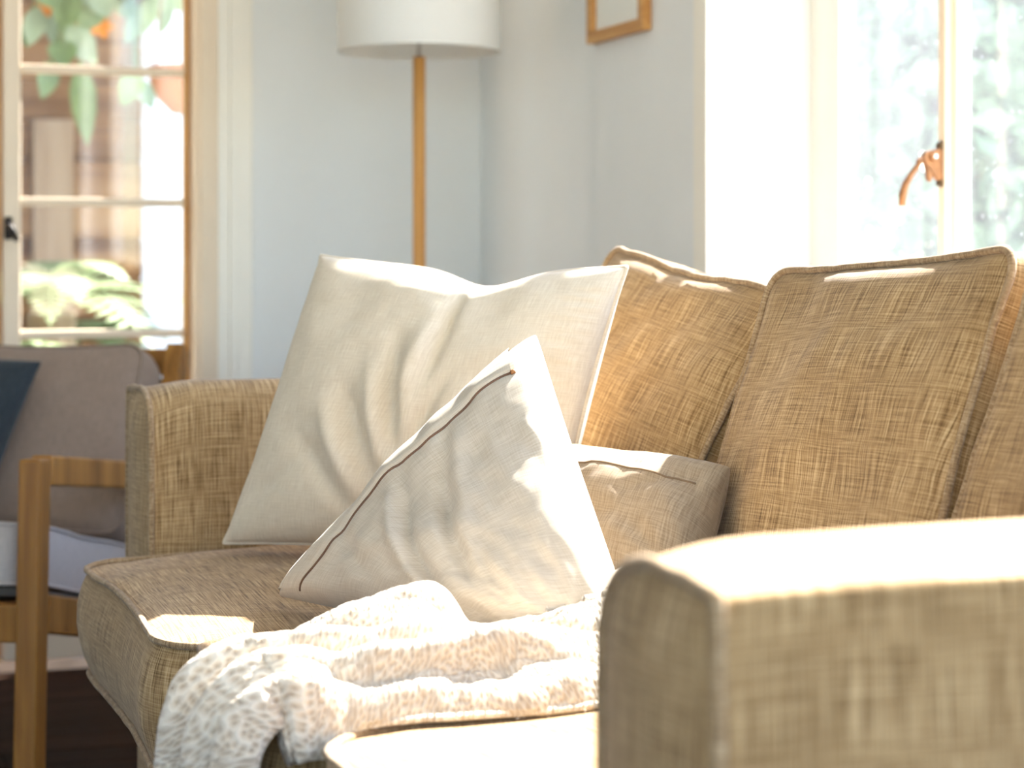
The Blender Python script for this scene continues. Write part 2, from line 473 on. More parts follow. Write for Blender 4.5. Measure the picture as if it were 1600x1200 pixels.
# the window: fixed frame at the outer side of the reveal, a casement by the far jamb, wide lights beyond it
win = tag(empty('window_1', (XW + 0.19, WIN_Y[1], WIN_Z[0])), kind='structure')
XF = XW + 0.185
MULL = at_x(1465, 255, XF - 0.012).y - 0.022
zf0, zf1 = WIN_Z[0] + 0.012, WIN_Z[1]
def frame_box(n, y0, y1, z0, z1, x0=XF, x1=XF + 0.024, m='trim', p=None):
    return box(n, (x0, y0, z0), (x1, y1, z1), M[m], p or win, 0.003)
frame_box('jamb', WIN_Y[1] - 0.045, WIN_Y[1] - 0.0005, zf0, zf1)
frame_box('jamb', WIN_Y[0] + 0.0005, WIN_Y[0] + 0.04, zf0, zf1)
frame_box('bottom_rail', WIN_Y[0] + 0.04, WIN_Y[1] - 0.045, zf0, zf0 + 0.03)
frame_box('head_rail', WIN_Y[0] + 0.04, WIN_Y[1] - 0.045, zf1 - 0.04, zf1 - 0.0005)
frame_box('mullion', MULL - 0.016, MULL - 0.003, zf0 + 0.03, zf1 - 0.04)
frame_box('mullion', 1.47, 1.51, zf0 + 0.03, zf1 - 0.04)
# casement sash
ca = empty('casement_sash', (0, 0, 0)); ca.parent = win; ca.location = (0, 0, 0)
sx0, sx1 = XF - 0.012, XF + 0.018
box('stile', (sx0, 3.09, zf0 + 0.034), (sx1, WIN_Y[1] - 0.049, zf1 - 0.044), M['trim'], ca, 0.003)
box('stile', (sx0, MULL, zf0 + 0.034), (sx1, MULL + 0.022, zf1 - 0.044), M['cream'], ca, 0.003)  # meeting stile darker than the white sash: its shade put into the colour
box('rail', (sx0, MULL + 0.022, zf0 + 0.034), (sx1, 3.09, zf0 + 0.075), M['trim'], ca, 0.003)
box('rail', (sx0, MULL + 0.022, zf1 - 0.09), (sx1, 3.09, zf1 - 0.044), M['trim'], ca, 0.003)
box('pane', (XF + 0.010, MULL + 0.02, zf0 + 0.07), (XF + 0.013, 3.092, zf1 - 0.085), M['dusty2'], ca)
box('pane', (XF + 0.012, 1.50, zf0 + 0.025), (XF + 0.015, MULL - 0.014, zf1 - 0.035), M['dusty'], win)
box('pane', (XF + 0.012, WIN_Y[0] + 0.035, zf0 + 0.025), (XF + 0.015, 1.475, zf1 - 0.035), M['dusty'], win)

# latch on the meeting stile: backplate, pivot and a long curved lever
def latch():
    c = at_x(1462, 255, sx0)
    e = empty('latch', (0, 0, 0)); e.parent = win
    e.location = c - root_loc(win)
    X0 = sx0
    def prism(name, pts, x0, x1, mat, par):
        # pts in (y, z), extruded along x
        n = len(pts)
        bm = bmesh.new()
        a = [bm.verts.new((x0, y, z)) for y, z in pts]; b = [bm.verts.new((x1, y, z)) for y, z in pts]
        bm.faces.new(a); bm.faces.new(b[::-1])
        for i in range(n): bm.faces.new((a[i], b[i], b[(i + 1) % n], a[(i + 1) % n]))
        bmesh.ops.recalc_face_normals(bm, faces=bm.faces[:])
        bmesh.ops.bevel(bm, geom=bm.edges[:], offset=0.0008, segments=1, affect='EDGES')
        return bm_obj(name, bm, mat, par)
    # side arm is seen flat: its plane is spanned by -x (out of the sash) and z, thickness along y
    def plate(name, pts, y0, y1, mat):
        n = len(pts); bm = bmesh.new()
        a = [bm.verts.new((X0 - o, y0, z)) for o, z in pts]; b = [bm.verts.new((X0 - o, y1, z)) for o, z in pts]
        bm.faces.new(a); bm.faces.new(b[::-1])
        for i in range(n): bm.faces.new((a[i], b[i], b[(i + 1) % n], a[(i + 1) % n]))
        bmesh.ops.recalc_face_normals(bm, faces=bm.faces[:])
        bmesh.ops.bevel(bm, geom=bm.edges[:], offset=0.001, segments=2, affect='EDGES')
        return bm_obj(name, bm, mat, e)
    zc = c.z; yc = MULL + 0.011; k = 1.0
    # lower and upper screw ears against the sash
    plate('screw_ear', [(0, zc + 0.034), (0.006, zc + 0.030), (0.007, zc + 0.022), (0, zc + 0.018)], yc - 0.006, yc + 0.006, M['darkbronze'])
    plate('screw_ear', [(0, zc - 0.024), (0.006, zc - 0.026), (0.007, zc - 0.034), (0, zc - 0.038)], yc - 0.006, yc + 0.006, M['darkbronze'])
    plate('backplate', [(0, zc + 0.024), (0.012, zc + 0.020), (0.028, zc + 0.016), (0.034, zc + 0.008), (0.030, zc - 0.002), (0.018, zc - 0.016), (0.010, zc - 0.026), (0, zc - 0.030)], yc - 0.005, yc + 0.005, M['bronze'])
    plate('tongue', [(0.030, zc - 0.002), (0.022, zc - 0.004), (0.016, zc - 0.018), (0.020, zc - 0.030), (0.026, zc - 0.026), (0.027, zc - 0.012)], yc - 0.004, yc + 0.004, M['bronze'])
    V, F, U = tube_data([(X0 - 0.016, yc - 0.010, zc + 0.009), (X0 - 0.016, yc - 0.005, zc + 0.009)], 0.0075, 16)
    mesh('pivot', V, F, M['bronze'], e, U, smooth=False)
    V, F, U = tube_data([(X0 - 0.016, yc - 0.0115, zc + 0.009), (X0 - 0.016, yc - 0.0099, zc + 0.009)], 0.0035, 12)
    mesh('rivet', V, F, M['steel'], e, U, smooth=False)
    pts = [(0.033, 0.006), (0.040, -0.004), (0.052, -0.018), (0.062, -0.034), (0.067, -0.050), (0.068, -0.066)]
    V, F, U = tube_data([(X0 - o, yc, zc + z) for o, z in pts], [0.0045, 0.0042, 0.0044, 0.0055, 0.0062, 0.0052], 12)
    mesh('lever', V, F, M['bronze'], e, U)
    plate('lever_stop', [(0.036, zc + 0.008), (0.042, zc + 0.004), (0.043, zc - 0.008), (0.038, zc - 0.004)], yc - 0.004, yc + 0.004, M['bronze'])
latch()

# French door in the back wall
YD = YW + 0.05
dr = tag(empty('door_1', (0.45, YD, 0)), kind='structure')
casing_x = [(0.90, 0.925, 0.010), (0.925, 0.945, 0.016), (0.945, 0.975, 0.012)]
tr2 = tag(empty('trim_2', (0.93, YW, 0)), kind='structure')
for a, b_, t in casing_x:
    box('casing_moulding', (a, YW - t, 0), (b_, YW - 0.0005, DOOR_Z + 0.08), M['trim'], tr2, 0.002)
box('casing_moulding', (0.862, YW - 0.008, 0), (0.90, YW - 0.0005, DOOR_Z + 0.05), M['cream'], tr2, 0.002)
box('jamb', (0.852, YW + 0.0, 0), (0.8745, YW + 0.158, DOOR_Z - 0.001), M['cream'], dr, 0.002)
box('jamb', (0.0205, YW + 0.0, 0), (0.045, YW + 0.158, DOOR_Z - 0.001), M['cream'], dr, 0.002)
box('head', (0.045, YW + 0.0, DOOR_Z - 0.025), (0.852, YW + 0.158, DOOR_Z - 0.0005), M['cream'], dr, 0.002)
def leaf(x0, x1, st_l, st_r, ml, mr):
    e = empty('door_leaf', (0, 0, 0)); e.parent = dr
    y0, y1 = YD, YD + 0.038
    box('stile', (x0, y0, 0.01), (x0 + st_l, y1, DOOR_Z - 0.03), ml, e, 0.004)
    box('stile', (x1 - st_r, y0, 0.01), (x1, y1, DOOR_Z - 0.03), mr, e, 0.004)
    a, b_ = x0 + st_l, x1 - st_r
    box('rail', (a, y0, 0.01), (b_, y1, 0.22), M['cream'], e, 0.004)
    box('rail', (a, y0, DOOR_Z - 0.12), (b_, y1, DOOR_Z - 0.03), M['cream'], e, 0.004)
    zs = []
    for py in (110, 316, 522):
        zs.append(at_y(165, py, y0).z)
    dz = (zs[0] - zs[2]) / 2
    zs = [zs[0] + dz] + zs + [zs[2] - dz]
    zs = [z for z in zs if 0.26 < z < DOOR_Z - 0.15]
    for z in zs:
        box('muntin', (a, y0 + 0.004, z - 0.009), (b_, y1 - 0.004, z + 0.009), M['cream'], e, 0.004)
    edges = [DOOR_Z - 0.12] + zs + [0.22]
    for i in range(len(edges) - 1):
        box('pane', (a - 0.002, YD + 0.018, edges[i + 1]), (b_ + 0.002, YD + 0.021, edges[i]), M['glass'], e)
    return e
XS0 = at_y(4, 300, YD).x; XS1 = at_y(33, 300, YD).x; XR0 = at_y(290, 300, YD).x
lf = leaf(XS0, 0.850, XS1 - XS0, 0.850 - XR0, M['cream'], M['tanstile'])
leaf(0.047, XS0 - 0.004, 0.04, 0.035, M['cream'], M['tanstile'])
hz = at_y(12, 358, YD)
box('handle_plate', (hz.x - 0.008, YD - 0.006, hz.z - 0.022), (hz.x + 0.010, YD, hz.z + 0.026), M['iron'], lf, 0.003)
tube('handle', [(hz.x, YD, hz.z + 0.008), (hz.x, YD - 0.03, hz.z + 0.008), (hz.x + 0.006, YD - 0.036, hz.z + 0.0), (hz.x + 0.016, YD - 0.036, hz.z - 0.026)], 0.006, M['iron'], lf)

bb = tag(box('baseboard_back', (0.976, YW - 0.014, 0), (XW - 0.001, YW - 0.0005, 0.12), M['trim'], None, 0.003), kind='structure')
tag(box('baseboard_right', (XW - 0.014, YN, 0), (XW - 0.0005, YW - 0.015, 0.12), M['trim'], None, 0.003), kind='structure')

# windows out of view; those in the left and front walls are added for fill
def plain_window(name, axis, pos, a0, a1, z0, z1, n):
    w = tag(empty(name, (pos if axis == 'x' else (a0 + a1) / 2, (a0 + a1) / 2 if axis == 'x' else pos, z0)), kind='structure')
    def B(nm, p0, p1, q0, q1, t0=0.0, t1=0.05, m='trim'):
        lo = (pos + t0, p0, q0) if axis == 'x' else (p0, pos + t0, q0)
        hi = (pos + t1, p1, q1) if axis == 'x' else (p1, pos + t1, q1)
        box(nm, lo, hi, M[m], w, 0.0 if m == 'glass' else 0.003)
    B('jamb', a0 + .0005, a0 + 0.05, z0 + .0005, z1 - .0005); B('jamb', a1 - 0.05, a1 - .0005, z0 + .0005, z1 - .0005)
    B('rail', a0 + 0.05, a1 - 0.05, z0 + .0005, z0 + 0.05); B('rail', a0 + 0.05, a1 - 0.05, z1 - 0.05, z1 - .0005)
    st = (a1 - a0 - 0.1) / n
    for i in range(n):
        l = a0 + 0.05 + i * st
        if i: B('mullion', l - 0.02, l + 0.02, z0 + 0.05, z1 - 0.05)
        B('pane', l + (0.018 if i else -0.002), l + st - (0.018 if i < n - 1 else -0.002), z0 + 0.048, z1 - 0.048, 0.022, 0.025, 'glass')
plain_window('window_4', 'x', XW + 0.14, WIN_N[0], WIN_N[1], WIN_Z[0], WIN_Z[1], 2)
plain_window('fill_window_2', 'x', XL - 0.12, -1.0, 0.4, 0.9, 2.3, 2)
plain_window('fill_window_3', 'y', YN - 0.12, -2.2, 0.6, 0.5, 2.3, 3)

# ------------------------------------------------------------------ soft things
def fbm(p, sc, oct=2):
    v = 0; a = 1
    for _ in range(oct):
        v += a * noise.noise(Vector(p) * sc); sc *= 2.1; a *= 0.5
    return v

def rrect(w, h, r, n_side, n_corner):
    """rounded rectangle outline, counter-clockwise, and its outward normals"""
    P = []; Nn = []
    cs = [(w / 2 - r, h / 2 - r, 0), (-w / 2 + r, h / 2 - r, 90), (-w / 2 + r, -h / 2 + r, 180), (w / 2 - r, -h / 2 + r, 270)]
    for ci, (cx, cy, a0) in enumerate(cs):
        for k in range(n_corner + 1):
            a = R_(a0 + 90 * k / n_corner)
            P.append((cx + r * math.cos(a), cy + r * math.sin(a))); Nn.append((math.cos(a), math.sin(a)))
        nx = cs[(ci + 1) % 4]; a1 = R_(a0 + 90)
        sx, sy = cx + r * math.cos(a1), cy + r * math.sin(a1)
        ex, ey = nx[0] + r * math.cos(a1), nx[1] + r * math.sin(a1)
        for k in range(1, n_side):
            f = k / n_side
            P.append((sx + (ex - sx) * f, sy + (ey - sy) * f)); Nn.append((math.cos(a1), math.sin(a1)))
    return P, Nn

def box_cushion(name, size, Mx, mat, pmat, label, cat, group=None, r=0.05, crown=0.03, bulge=0.018, wob=0.006, seed=0, crown_back=None, pipe=0.0042,
                sag=None, uvrot=False, pipes=('top', 'bottom'), cexp=0.42, press=None):
    """upholstered box cushion: crowned faces, bulging boxing, piped seams. local x,y in plan, z thickness; sag(x,y)->extra z on the front face"""
    w, h, t = size
    P, Nn = rrect(w, h, r, 16, 6); n = len(P)
    off = Vector((seed * 3.1, seed * 1.7, seed * 0.9))
    def wobv(x, y, z):
        q = Vector((x, y, z)) * 5.0 + off
        return Vector((noise.noise(q), noise.noise(q + Vector((31, 0, 0))), noise.noise(q + Vector((0, 47, 0))))) * wob + Vector((noise.noise(q * 4.3), noise.noise(q * 4.3 + Vector((9, 0, 0))), noise.noise(q * 4.3 + Vector((0, 5, 0))))) * wob * 0.22
    def side(i, c):                      # c in -1..1
        b = bulge * (1 - c * c)
        # edges pull in a little between the corners
        x, y = P[i]; nx, ny = Nn[i]
        e = -0.006 * (1 - abs(2 * abs(x) / w) ** 2) if abs(ny) > 0.7 else -0.006 * (1 - abs(2 * abs(y) / h) ** 2)
        v = Vector((x + nx * (b + e), y + ny * (b + e), c * t / 2))
        if sag and c > 0: v.z += sag(v.x, v.y) * c
        return v + wobv(v.x, v.y, v.z)
    V = []; F = []; U = []
    per = [0.0]
    for i in range(n): per.append(per[-1] + (Vector(P[(i + 1) % n]) - Vector(P[i])).length)
    rows = 7
    for k in range(rows):
        c = -1 + 2 * k / (rows - 1)
        for i in range(n + 1):
            v = side(i % n, c); V.append(v); U.append((per[i], c * t / 2 * 1.15) if not uvrot else (c * t / 2 * 1.15, per[i]))
    W = n + 1
    for k in range(rows - 1):
        for i in range(n): F.append((k * W + i, k * W + i + 1, (k + 1) * W + i + 1, (k + 1) * W + i))
    def cap(sgn, cr):
        base = len(V); rings = 16
        for q in range(rings):
            s = 1 - q / (rings - 0.0)
            for i in range(n):
                e = side(i, sgn)
                x, y = e.x * s, e.y * s
                pr = max(0.0, (1 - (2 * x / w) ** 2)) * max(0.0, (1 - (2 * y / h) ** 2))
                z = sgn * t / 2 + sgn * cr * pr ** cexp
                if sag and sgn > 0: z += sag(x, y)
                ww = wobv(x, y, sgn * t / 2)
                v = Vector((x, y, z)) + Vector((0, 0, ww.z * 1.6))
                if q == 0: v = e
                V.append(v); U.append((x, y) if not uvrot else (y, x))
        z = sgn * t / 2 + sgn * cr + (sag(0, 0) if sag and sgn > 0 else 0)
        V.append(Vector((0, 0, z)) + Vector((0, 0, wobv(0, 0, sgn * t / 2).z * 1.6))); U.append((0, 0)); ci = len(V) - 1
        for q in range(rings - 1):
            for i in range(n):
                a = base + q * n + i; b = base + q * n + (i + 1) % n; c2 = base + (q + 1) * n + (i + 1) % n; d = base + (q + 1) * n + i
                F.append((a, b, c2, d) if sgn > 0 else (d, c2, b, a))
        q = rings - 1
        for i in range(n):
            a = base + q * n + i; b = base + q * n + (i + 1) % n
            F.append((a, b, ci) if sgn > 0 else (b, a, ci))
    cap(1, crown); cap(-1, crown if crown_back is None else crown_back)
    base = Mx @ Vector((0, 0, -t / 2))
    root = empty(name, base, label, cat, group)
    pr_ = press or (lambda p, r_: p)
    mesh('cover', [pr_(Mx @ v, 0.0) for v in V], F, mat, root, U)
    for nm in pipes:
        c = 1 if nm == 'top' else -1
        path = [pr_(Mx @ (side(i, c) + Vector((Nn[i][0] * pipe * 0.5, Nn[i][1] * pipe * 0.5, c * pipe * 0.5))), pipe * 0.7) for i in range(n)]
        tube('piping', path, pipe, pmat, root, 8, True)
    return root

def pressed(ylo, yhi, zlo):
    """soft stuffing flattened against whatever stands at these planes; r_ keeps a seam's own radius clear"""
    def f(p, r_):
        q = p.copy()
        if q.y < ylo + r_: q.y = ylo + r_ + (q.y - ylo - r_) * 0.03
        if q.y > yhi - r_: q.y = yhi - r_ + (q.y - yhi + r_) * 0.03
        if q.z < zlo + r_: q.z = zlo + r_ + (q.z - zlo - r_) * 0.03
        return q
    return f

def bvh_world(objs):
    from mathutils.bvhtree import BVHTree
    V = []; F = []
    for o in objs:
        b = len(V); org = root_loc(o)
        V += [v.co + org for v in o.data.vertices]; F += [tuple(i + b for i in p.vertices) for p in o.data.polygons]
    return BVHTree.FromPolygons(V, F)

def cover_of(root): return [c for c in root.children if c.name.startswith('cover')][0]

def seg_d(u, v, a, b):
    ax, ay = a; bx, by = b
    dx, dy = bx - ax, by - ay
    L2 = dx * dx + dy * dy
    t = np.clip(((u - ax) * dx + (v - ay) * dy) / L2, 0, 1)
    d = np.hypot(u - ax - t * dx, v - ay - t * dy)
    return d, t

def folds(u, v, F):
    """sum of tapered creases: (u0,v0,u1,v1,width,height[,mode]); mode 0 tapers at both ends, 1 only at the end"""
    h = np.zeros_like(u)
    for f in F:
        d, t = seg_d(u, v, f[:2], f[2:4])
        md = f[6] if len(f) > 6 else 0
        tp = np.sin(np.pi * np.clip(0.08 + 0.84 * t, 0, 1)) if md == 0 else (np.cos(np.pi * t / 2) if md == 1 else 1 - 0.0 * t)
        h += f[5] * tp * np.exp(-(d / f[4]) ** 2)
    return h

def throw_pillow(name, BL, BR, TR, TL, half, mat, label, cat, group=None, creases=(), pinch=0.07, n=72, seed=0, pw=0.42, back=1.0, chop=None, wob=0.004,
                 pinches=None, floor_z=None):
    BL, BR, TR, TL = [np.array(p, float) for p in (BL, BR, TR, TL)]
    nrm = np.cross((BR + TR - BL - TL), (TL + TR - BL - BR)); nrm /= np.linalg.norm(nrm)
    g = np.sin(np.linspace(-1, 1, n) * math.pi / 2)
    u, v = np.meshgrid(g, g)
    pb, pr, pt, pl = pinches or (pinch,) * 4
    # edges bow in between the corners
    uu = u * (1 - np.where(u > 0, pr, pl) * (1 - v * v) * np.abs(u) ** 3)
    vv = v * (1 - np.where(v > 0, pt, pb) * (1 - u * u) * np.abs(v) ** 3)
    a = ((uu + 1) / 2)[..., None]; b = ((vv + 1) / 2)[..., None]
    base = BL * (1 - a) * (1 - b) + BR * a * (1 - b) + TR * a * b + TL * (1 - a) * b
    if chop is not None:                # a dent pushed into the top edge
        cu, cw, cd = chop
        up = (TL + TR - BL - BR); up /= np.linalg.norm(up)
        base = base - up * (cd * np.exp(-((u - cu) / cw) ** 2) * np.clip((v + 0.2) / 1.2, 0, 1) ** 2)[..., None]
    prof = np.clip((1 - u * u) * (1 - v * v), 0, 1) ** pw
    # rounded, stuffed corners
    h = half * prof
    cre = folds(u, v, creases) if len(creases) else 0
    nz = np.zeros_like(u)
    it = np.nditer(u, flags=['multi_index'])
    for _ in it:
        i, j = it.multi_index
        nz[i, j] = fbm((u[i, j] * 1.7 + seed * 5, v[i, j] * 1.7, seed), 1.0, 3)
    m = np.clip(prof * 1.6, 0, 1)
    front = base + nrm * (h + (cre + nz * wob * 2) * m)[..., None]
    bk = base - nrm * (h * back)[..., None]
    if floor_z is not None:
        for A in (front, bk): A[..., 2] = np.where(A[..., 2] < floor_z, floor_z + (A[..., 2] - floor_z) * 0.03, A[..., 2])
    W = np.linalg.norm(BR - BL); H = np.linalg.norm(TL - BL)
    V = []; U = []; F = []
    idx = np.zeros((2, n, n), int)
    for i in range(n):
        for j in range(n):
            edge = i in (0, n - 1) or j in (0, n - 1)
            V.append(front[i, j]); U.append((u[i, j] * W / 2, v[i, j] * H / 2)); idx[0, i, j] = len(V) - 1
            if edge: idx[1, i, j] = idx[0, i, j]
    for i in range(1, n - 1):
        for j in range(1, n - 1):
            V.append(bk[i, j]); U.append((u[i, j] * W / 2 + 3, v[i, j] * H / 2)); idx[1, i, j] = len(V) - 1
    for i in range(n - 1):
        for j in range(n - 1):
            F.append((idx[0, i, j], idx[0, i, j + 1], idx[0, i + 1, j + 1], idx[0, i + 1, j]))
            F.append((idx[1, i, j], idx[1, i + 1, j], idx[1, i + 1, j + 1], idx[1, i, j + 1]))
    loc = (BL + BR) / 2
    root = empty(name, loc, label, cat, group)
    mesh('cover', V, F, mat, root, U)
    return root, front, g, nrm

def border(front):
    n = front.shape[0]
    return [front[0, j] for j in range(n)] + [front[i, n - 1] for i in range(1, n)] + [front[n - 1, j] for j in range(n - 2, -1, -1)] + [front[i, 0] for i in range(n - 2, 0, -1)]

# ------------------------------------------------------------------ sofa
Y_NO, Y_NI, Y_FI, Y_FO = 0.985, 1.145, 2.715, 2.895       # arms, outer and inner faces
XA = 0.463                                                 # front of the arms
ARM_Z = 0.697
sofa = empty('sofa', (0.9, 1.93, 0), 'tan tweed sofa frame with rounded arms standing below the window', 'sofa')
hexa('base', [(0.47, Y_NO + .01, 0.13), (1.30, Y_NO + .01, 0.13), (1.30, Y_FO - .01, 0.13), (0.47, Y_FO - .01, 0.13)],
     [(0.47, Y_NO + .01, 0.325), (1.30, Y_NO + .01, 0.325), (1.30, Y_FO - .01, 0.325), (0.47, Y_FO - .01, 0.325)], M['sofa'], sofa, 0.012, 3)
hexa('back_frame', [(1.17, Y_NI + .0, 0.326), (1.32, Y_NI, 0.326), (1.32, Y_FI, 0.326), (1.17, Y_FI, 0.326)],
     [(1.325, Y_NI + .0, 0.775), (1.415, Y_NI, 0.775), (1.415, Y_FI, 0.775), (1.325, Y_FI, 0.775)], M['sofa'], sofa, 0.03, 4)
for x in (0.53, 1.22):
    for y in (Y_NO + 0.09, Y_FO - 0.09):
        hexa('leg', [(x - .018, y - .018, 0.0), (x + .018, y - .018, 0.0), (x + .018, y + .018, 0.0), (x - .018, y + .018, 0.0)],
             [(x - .028, y - .028, 0.13), (x + .028, y - .028, 0.13), (x + .028, y + .028, 0.13), (x - .028, y + .028, 0.13)], M['blackwood'], sofa, 0.003)

def arm(yi, yo):
    """sofa arm: domed top falling to the outer side, padded front panel with a piped edge. yi inner face, yo outer face"""
    s = 1 if yo > yi else -1
    w = abs(yo - yi)
    prof = []                                    # (distance from inner face towards outer, z), inner bottom -> top -> outer bottom
    for k in range(7): prof.append((0.004 - 0.004 * k / 6, 0.30 + (0.60 - 0.30) * k / 6))
    for k in range(1, 9):                        # tight inner shoulder
        a = R_(180 - 90 * k / 8); prof.append((0.055 + 0.055 * math.cos(a), ARM_Z - 0.055 + 0.055 * math.sin(a) - 0.0))
    prof[6] = (0.0, 0.60)
    for k in range(1, 13):                       # long fall to the outer side
        f = k / 12; prof.append((0.055 + (w - 0.055 - 0.010) * f, ARM_Z - 0.014 * f ** 1.6))
    for k in range(1, 5):
        a = R_(75 - 75 * k / 4); prof.append((w - 0.010 + 0.010 * math.cos(a), ARM_Z - 0.024 + 0.010 * math.sin(a)))
    for k in range(1, 8): prof.append((w + 0.004 * math.sin(k / 7 * 3.14), ARM_Z - 0.024 + (0.30 - ARM_Z + 0.024) * k / 7))
    n = len(prof)
    xs = [0, 0.004, 0.010, 0.018, 0.030, 0.045, 0.06, 0.08, 0.11, 0.16, 0.24, 0.34, 0.45, 0.56, 0.68, 0.80, 0.86]
    def pos(dx, i, infl=0.0):
        d, z = prof[i]
        f = max(0.0, 1 - dx / 0.085)
        drop = 0.022 * (1 - 0.95 * min(1, d / w)) * f * f * max(0.0, (z - 0.50) / (ARM_Z - 0.5))
        d += 0.004 * noise.noise(Vector((dx * 5, i * 0.22, yi * 7)))
        z += 0.004 * noise.noise(Vector((dx * 5, i * 0.22 + 9, yi * 7))) * (z > 0.5)
        return Vector((XA + dx, yi + s * d, z - drop))
    V = []; U = []; F = []
    plen = [0]
    for i in range(1, n): plen.append(plen[-1] + math.hypot(prof[i][0] - prof[i - 1][0], prof[i][1] - prof[i - 1][1]))
    for dx in xs:
        for i in range(n): V.append(pos(dx, i)); U.append((dx, plen[i]))
    for k in range(len(xs) - 1):
        for i in range(n - 1):
            q = (k * n + i, k * n + i + 1, (k + 1) * n + i + 1, (k + 1) * n + i)
            F.append(q if s > 0 else q[::-1])
    F.append([(len(xs) - 1) * n + i for i in range(n)]); F.append([k * n for k in range(len(xs))]); F.append([k * n + n - 1 for k in range(len(xs))])
    a = mesh('arm', V, F, M['sofa'], sofa, U)
    # padded front panel
    c = Vector((0, yi + s * w / 2, 0.5)); pv = []; pu = []; pf = []
    rim = [pos(0.0, i) for i in range(n)]
    rings = 6
    for q in range(rings):
        k = 1 - q / rings
        for v in rim:
            zc = min(v.z, 0.62)
            cc = Vector((XA, yi + s * w * 0.5, zc))
            p = cc + (v - cc) * k
            p.x = XA - 0.012 * (1 - k * k)
            pv.append(p); pu.append((p.y, p.z))
    for q in range(rings - 1):
        for i in range(n - 1):
            f = (q * n + i, (q + 1) * n + i, (q + 1) * n + i + 1, q * n + i + 1)
            pf.append(f if s > 0 else f[::-1])
    # close the middle seam
    b0 = (rings - 1) * n
    for i in range((n - 1) // 2):
        f = (b0 + i, b0 + n - 1 - i, b0 + n - 2 - i, b0 + i + 1)
        pf.append(f if s > 0 else f[::-1])
    pp = mesh('front_panel', pv, pf, M['sofa'], a, pu)
    tube('piping', [v + Vector((-0.001, 0, 0.001)) for v in rim], 0.0045, M['sofa_pipe'], a, 8)
arm(Y_FI, Y_FO)
arm(Y_NI, Y_NO)

# seat cushions (plan x = depth, y = width)
seatY = [(2.115, 2.705), (1.674, 2.105), (1.155, 1.664)]
seat_lab = ['tan tweed seat cushion with a sunlit patch beside the rounded arm, pillows on top',
            'tan tweed seat cushion mostly covered by the cream knitted throw',
            'sunlit tan tweed seat cushion between the knitted throw and the arm']
seat_roots = []
for k, (y0, y1) in enumerate(seatY):
    xf = [0.372, 0.392, 0.412][k]; xb = 1.06
    Mx = Matrix.Translation(((xf + xb) / 2, (y0 + y1) / 2, 0.398)) @ Matrix.Rotation(R_([1.2, 0, 0][k]), 4, 'X') @ Matrix.Rotation(R_([0.0, -1.0, 0.5][k]), 4, 'Z')
    lim = [(2.110, 2.7165), (1.669, 2.1105), (1.1435, 1.6695)][k]
    seat_roots.append(box_cushion('seat_cushion', (xb - xf, y1 - y0, 0.130), Mx, M['sofa'], M['sofa_pipe'], seat_lab[k], 'cushion', 'seat cushions of the sofa', r=[0.06, 0.06, 0.085][k], crown=0.020,
                bulge=0.016, wob=0.006, seed=k + 1, press=pressed(lim[0], lim[1], 0.3235)))

# back cushions
backY = [(2.192, 2.708), (1.665, 2.155), (1.150, 1.652)]
back_lab = ['tan tweed back cushion behind the large pale pillow', 'tan tweed back cushion behind the low stone-coloured pillow, its piped top seam against the window',
            'tan tweed back cushion rising behind the sunlit top of the arm']
T = R_(20)
for k, (y0, y1) in enumerate(backY):
    nv = Vector((-math.cos(T), 0, math.sin(T))); hv = Vector((math.sin(T), 0, math.cos(T))); xv = Vector((0, -1, 0))
    W = y1 - y0; H = 0.415; tck = 0.135
    base = Vector((0.955 + [-0.01, 0.0, 0.0][k], (y0 + y1) / 2, [0.458, 0.466, 0.468][k]))
    c = base + hv * (H / 2) - nv * (tck / 2)
    Rm = Matrix((xv, hv, nv)).transposed().to_4x4()
    Rm = Matrix.Translation(c) @ Matrix.Rotation(R_([3.5, 0, 0][k]), 4, 'Z') @ Matrix.Rotation(R_([3.0, 0, 0][k]), 4, 'Y') @ Rm @ Matrix.Rotation(R_([-7.0, 3.2, 0.5][k]), 4, 'Z')
    lim = [(2.166, 2.7165), (1.645, 2.1665), (1.1435, 1.6455)][k]
    box_cushion('back_cushion', (W, H, tck), Rm, M['sofa'], M['sofa_pipe'], back_lab[k], 'cushion', 'back cushions of the sofa', r=0.035, crown=[0.046, 0.036, 0.03][k], bulge=0.014,
                wob=0.011, seed=k + 11, cexp=0.55, press=pressed(lim[0], lim[1], 0.471))

# ------------------------------------------------------------------ pillows on the sofa
big, fr, g, nb = throw_pillow('throw_pillow', (0.535, 2.60, 0.50), (0.868, 2.295, 0.50), (0.945, 2.265, 0.848), (0.655, 2.575, 0.862), 0.088, M['linen'],
    'large warm white linen pillow with piped edges leaning in the sofa corner', 'pillow', None,
    creases=[(0.14, 0.95, 0.14, 0.05, 0.045, -0.020), (0.06, 0.6, 0.08, 0.05, 0.08, 0.014), (-0.12, 0.5, 0.06, -0.30, 0.055, -0.015), (-0.22, 0.25, 0.02, -0.42, 0.05, 0.014),
             (-0.36, 0.1, -0.04, -0.50, 0.055, -0.016), (-0.46, -0.05, -0.10, -0.62, 0.05, 0.014), (-0.56, -0.25, -0.16, -0.72, 0.05, -0.013), (0.26, 0.2, 0.15, -0.35, 0.05, -0.014), (0.0, 0.3, 0.12, -0.25, 0.04, 0.011),
             (-0.9, -0.75, -0.55, -0.45, 0.06, -0.007)] +
            [(0.97, y, 0.72 + 0.05 * math.sin(y * 40), y + 0.02, 0.022, -0.0045, 1) for y in np.linspace(-0.85, 0.8, 24)],
    pinches=(0.04, 0.05, 0.06, 0.065), seed=1, chop=(0.18, 0.28, 0.022), pw=0.40, n=110, wob=0.004, floor_z=0.474)
tube('piping', border(fr), 0.0032, M['linen'], big, 8, True)

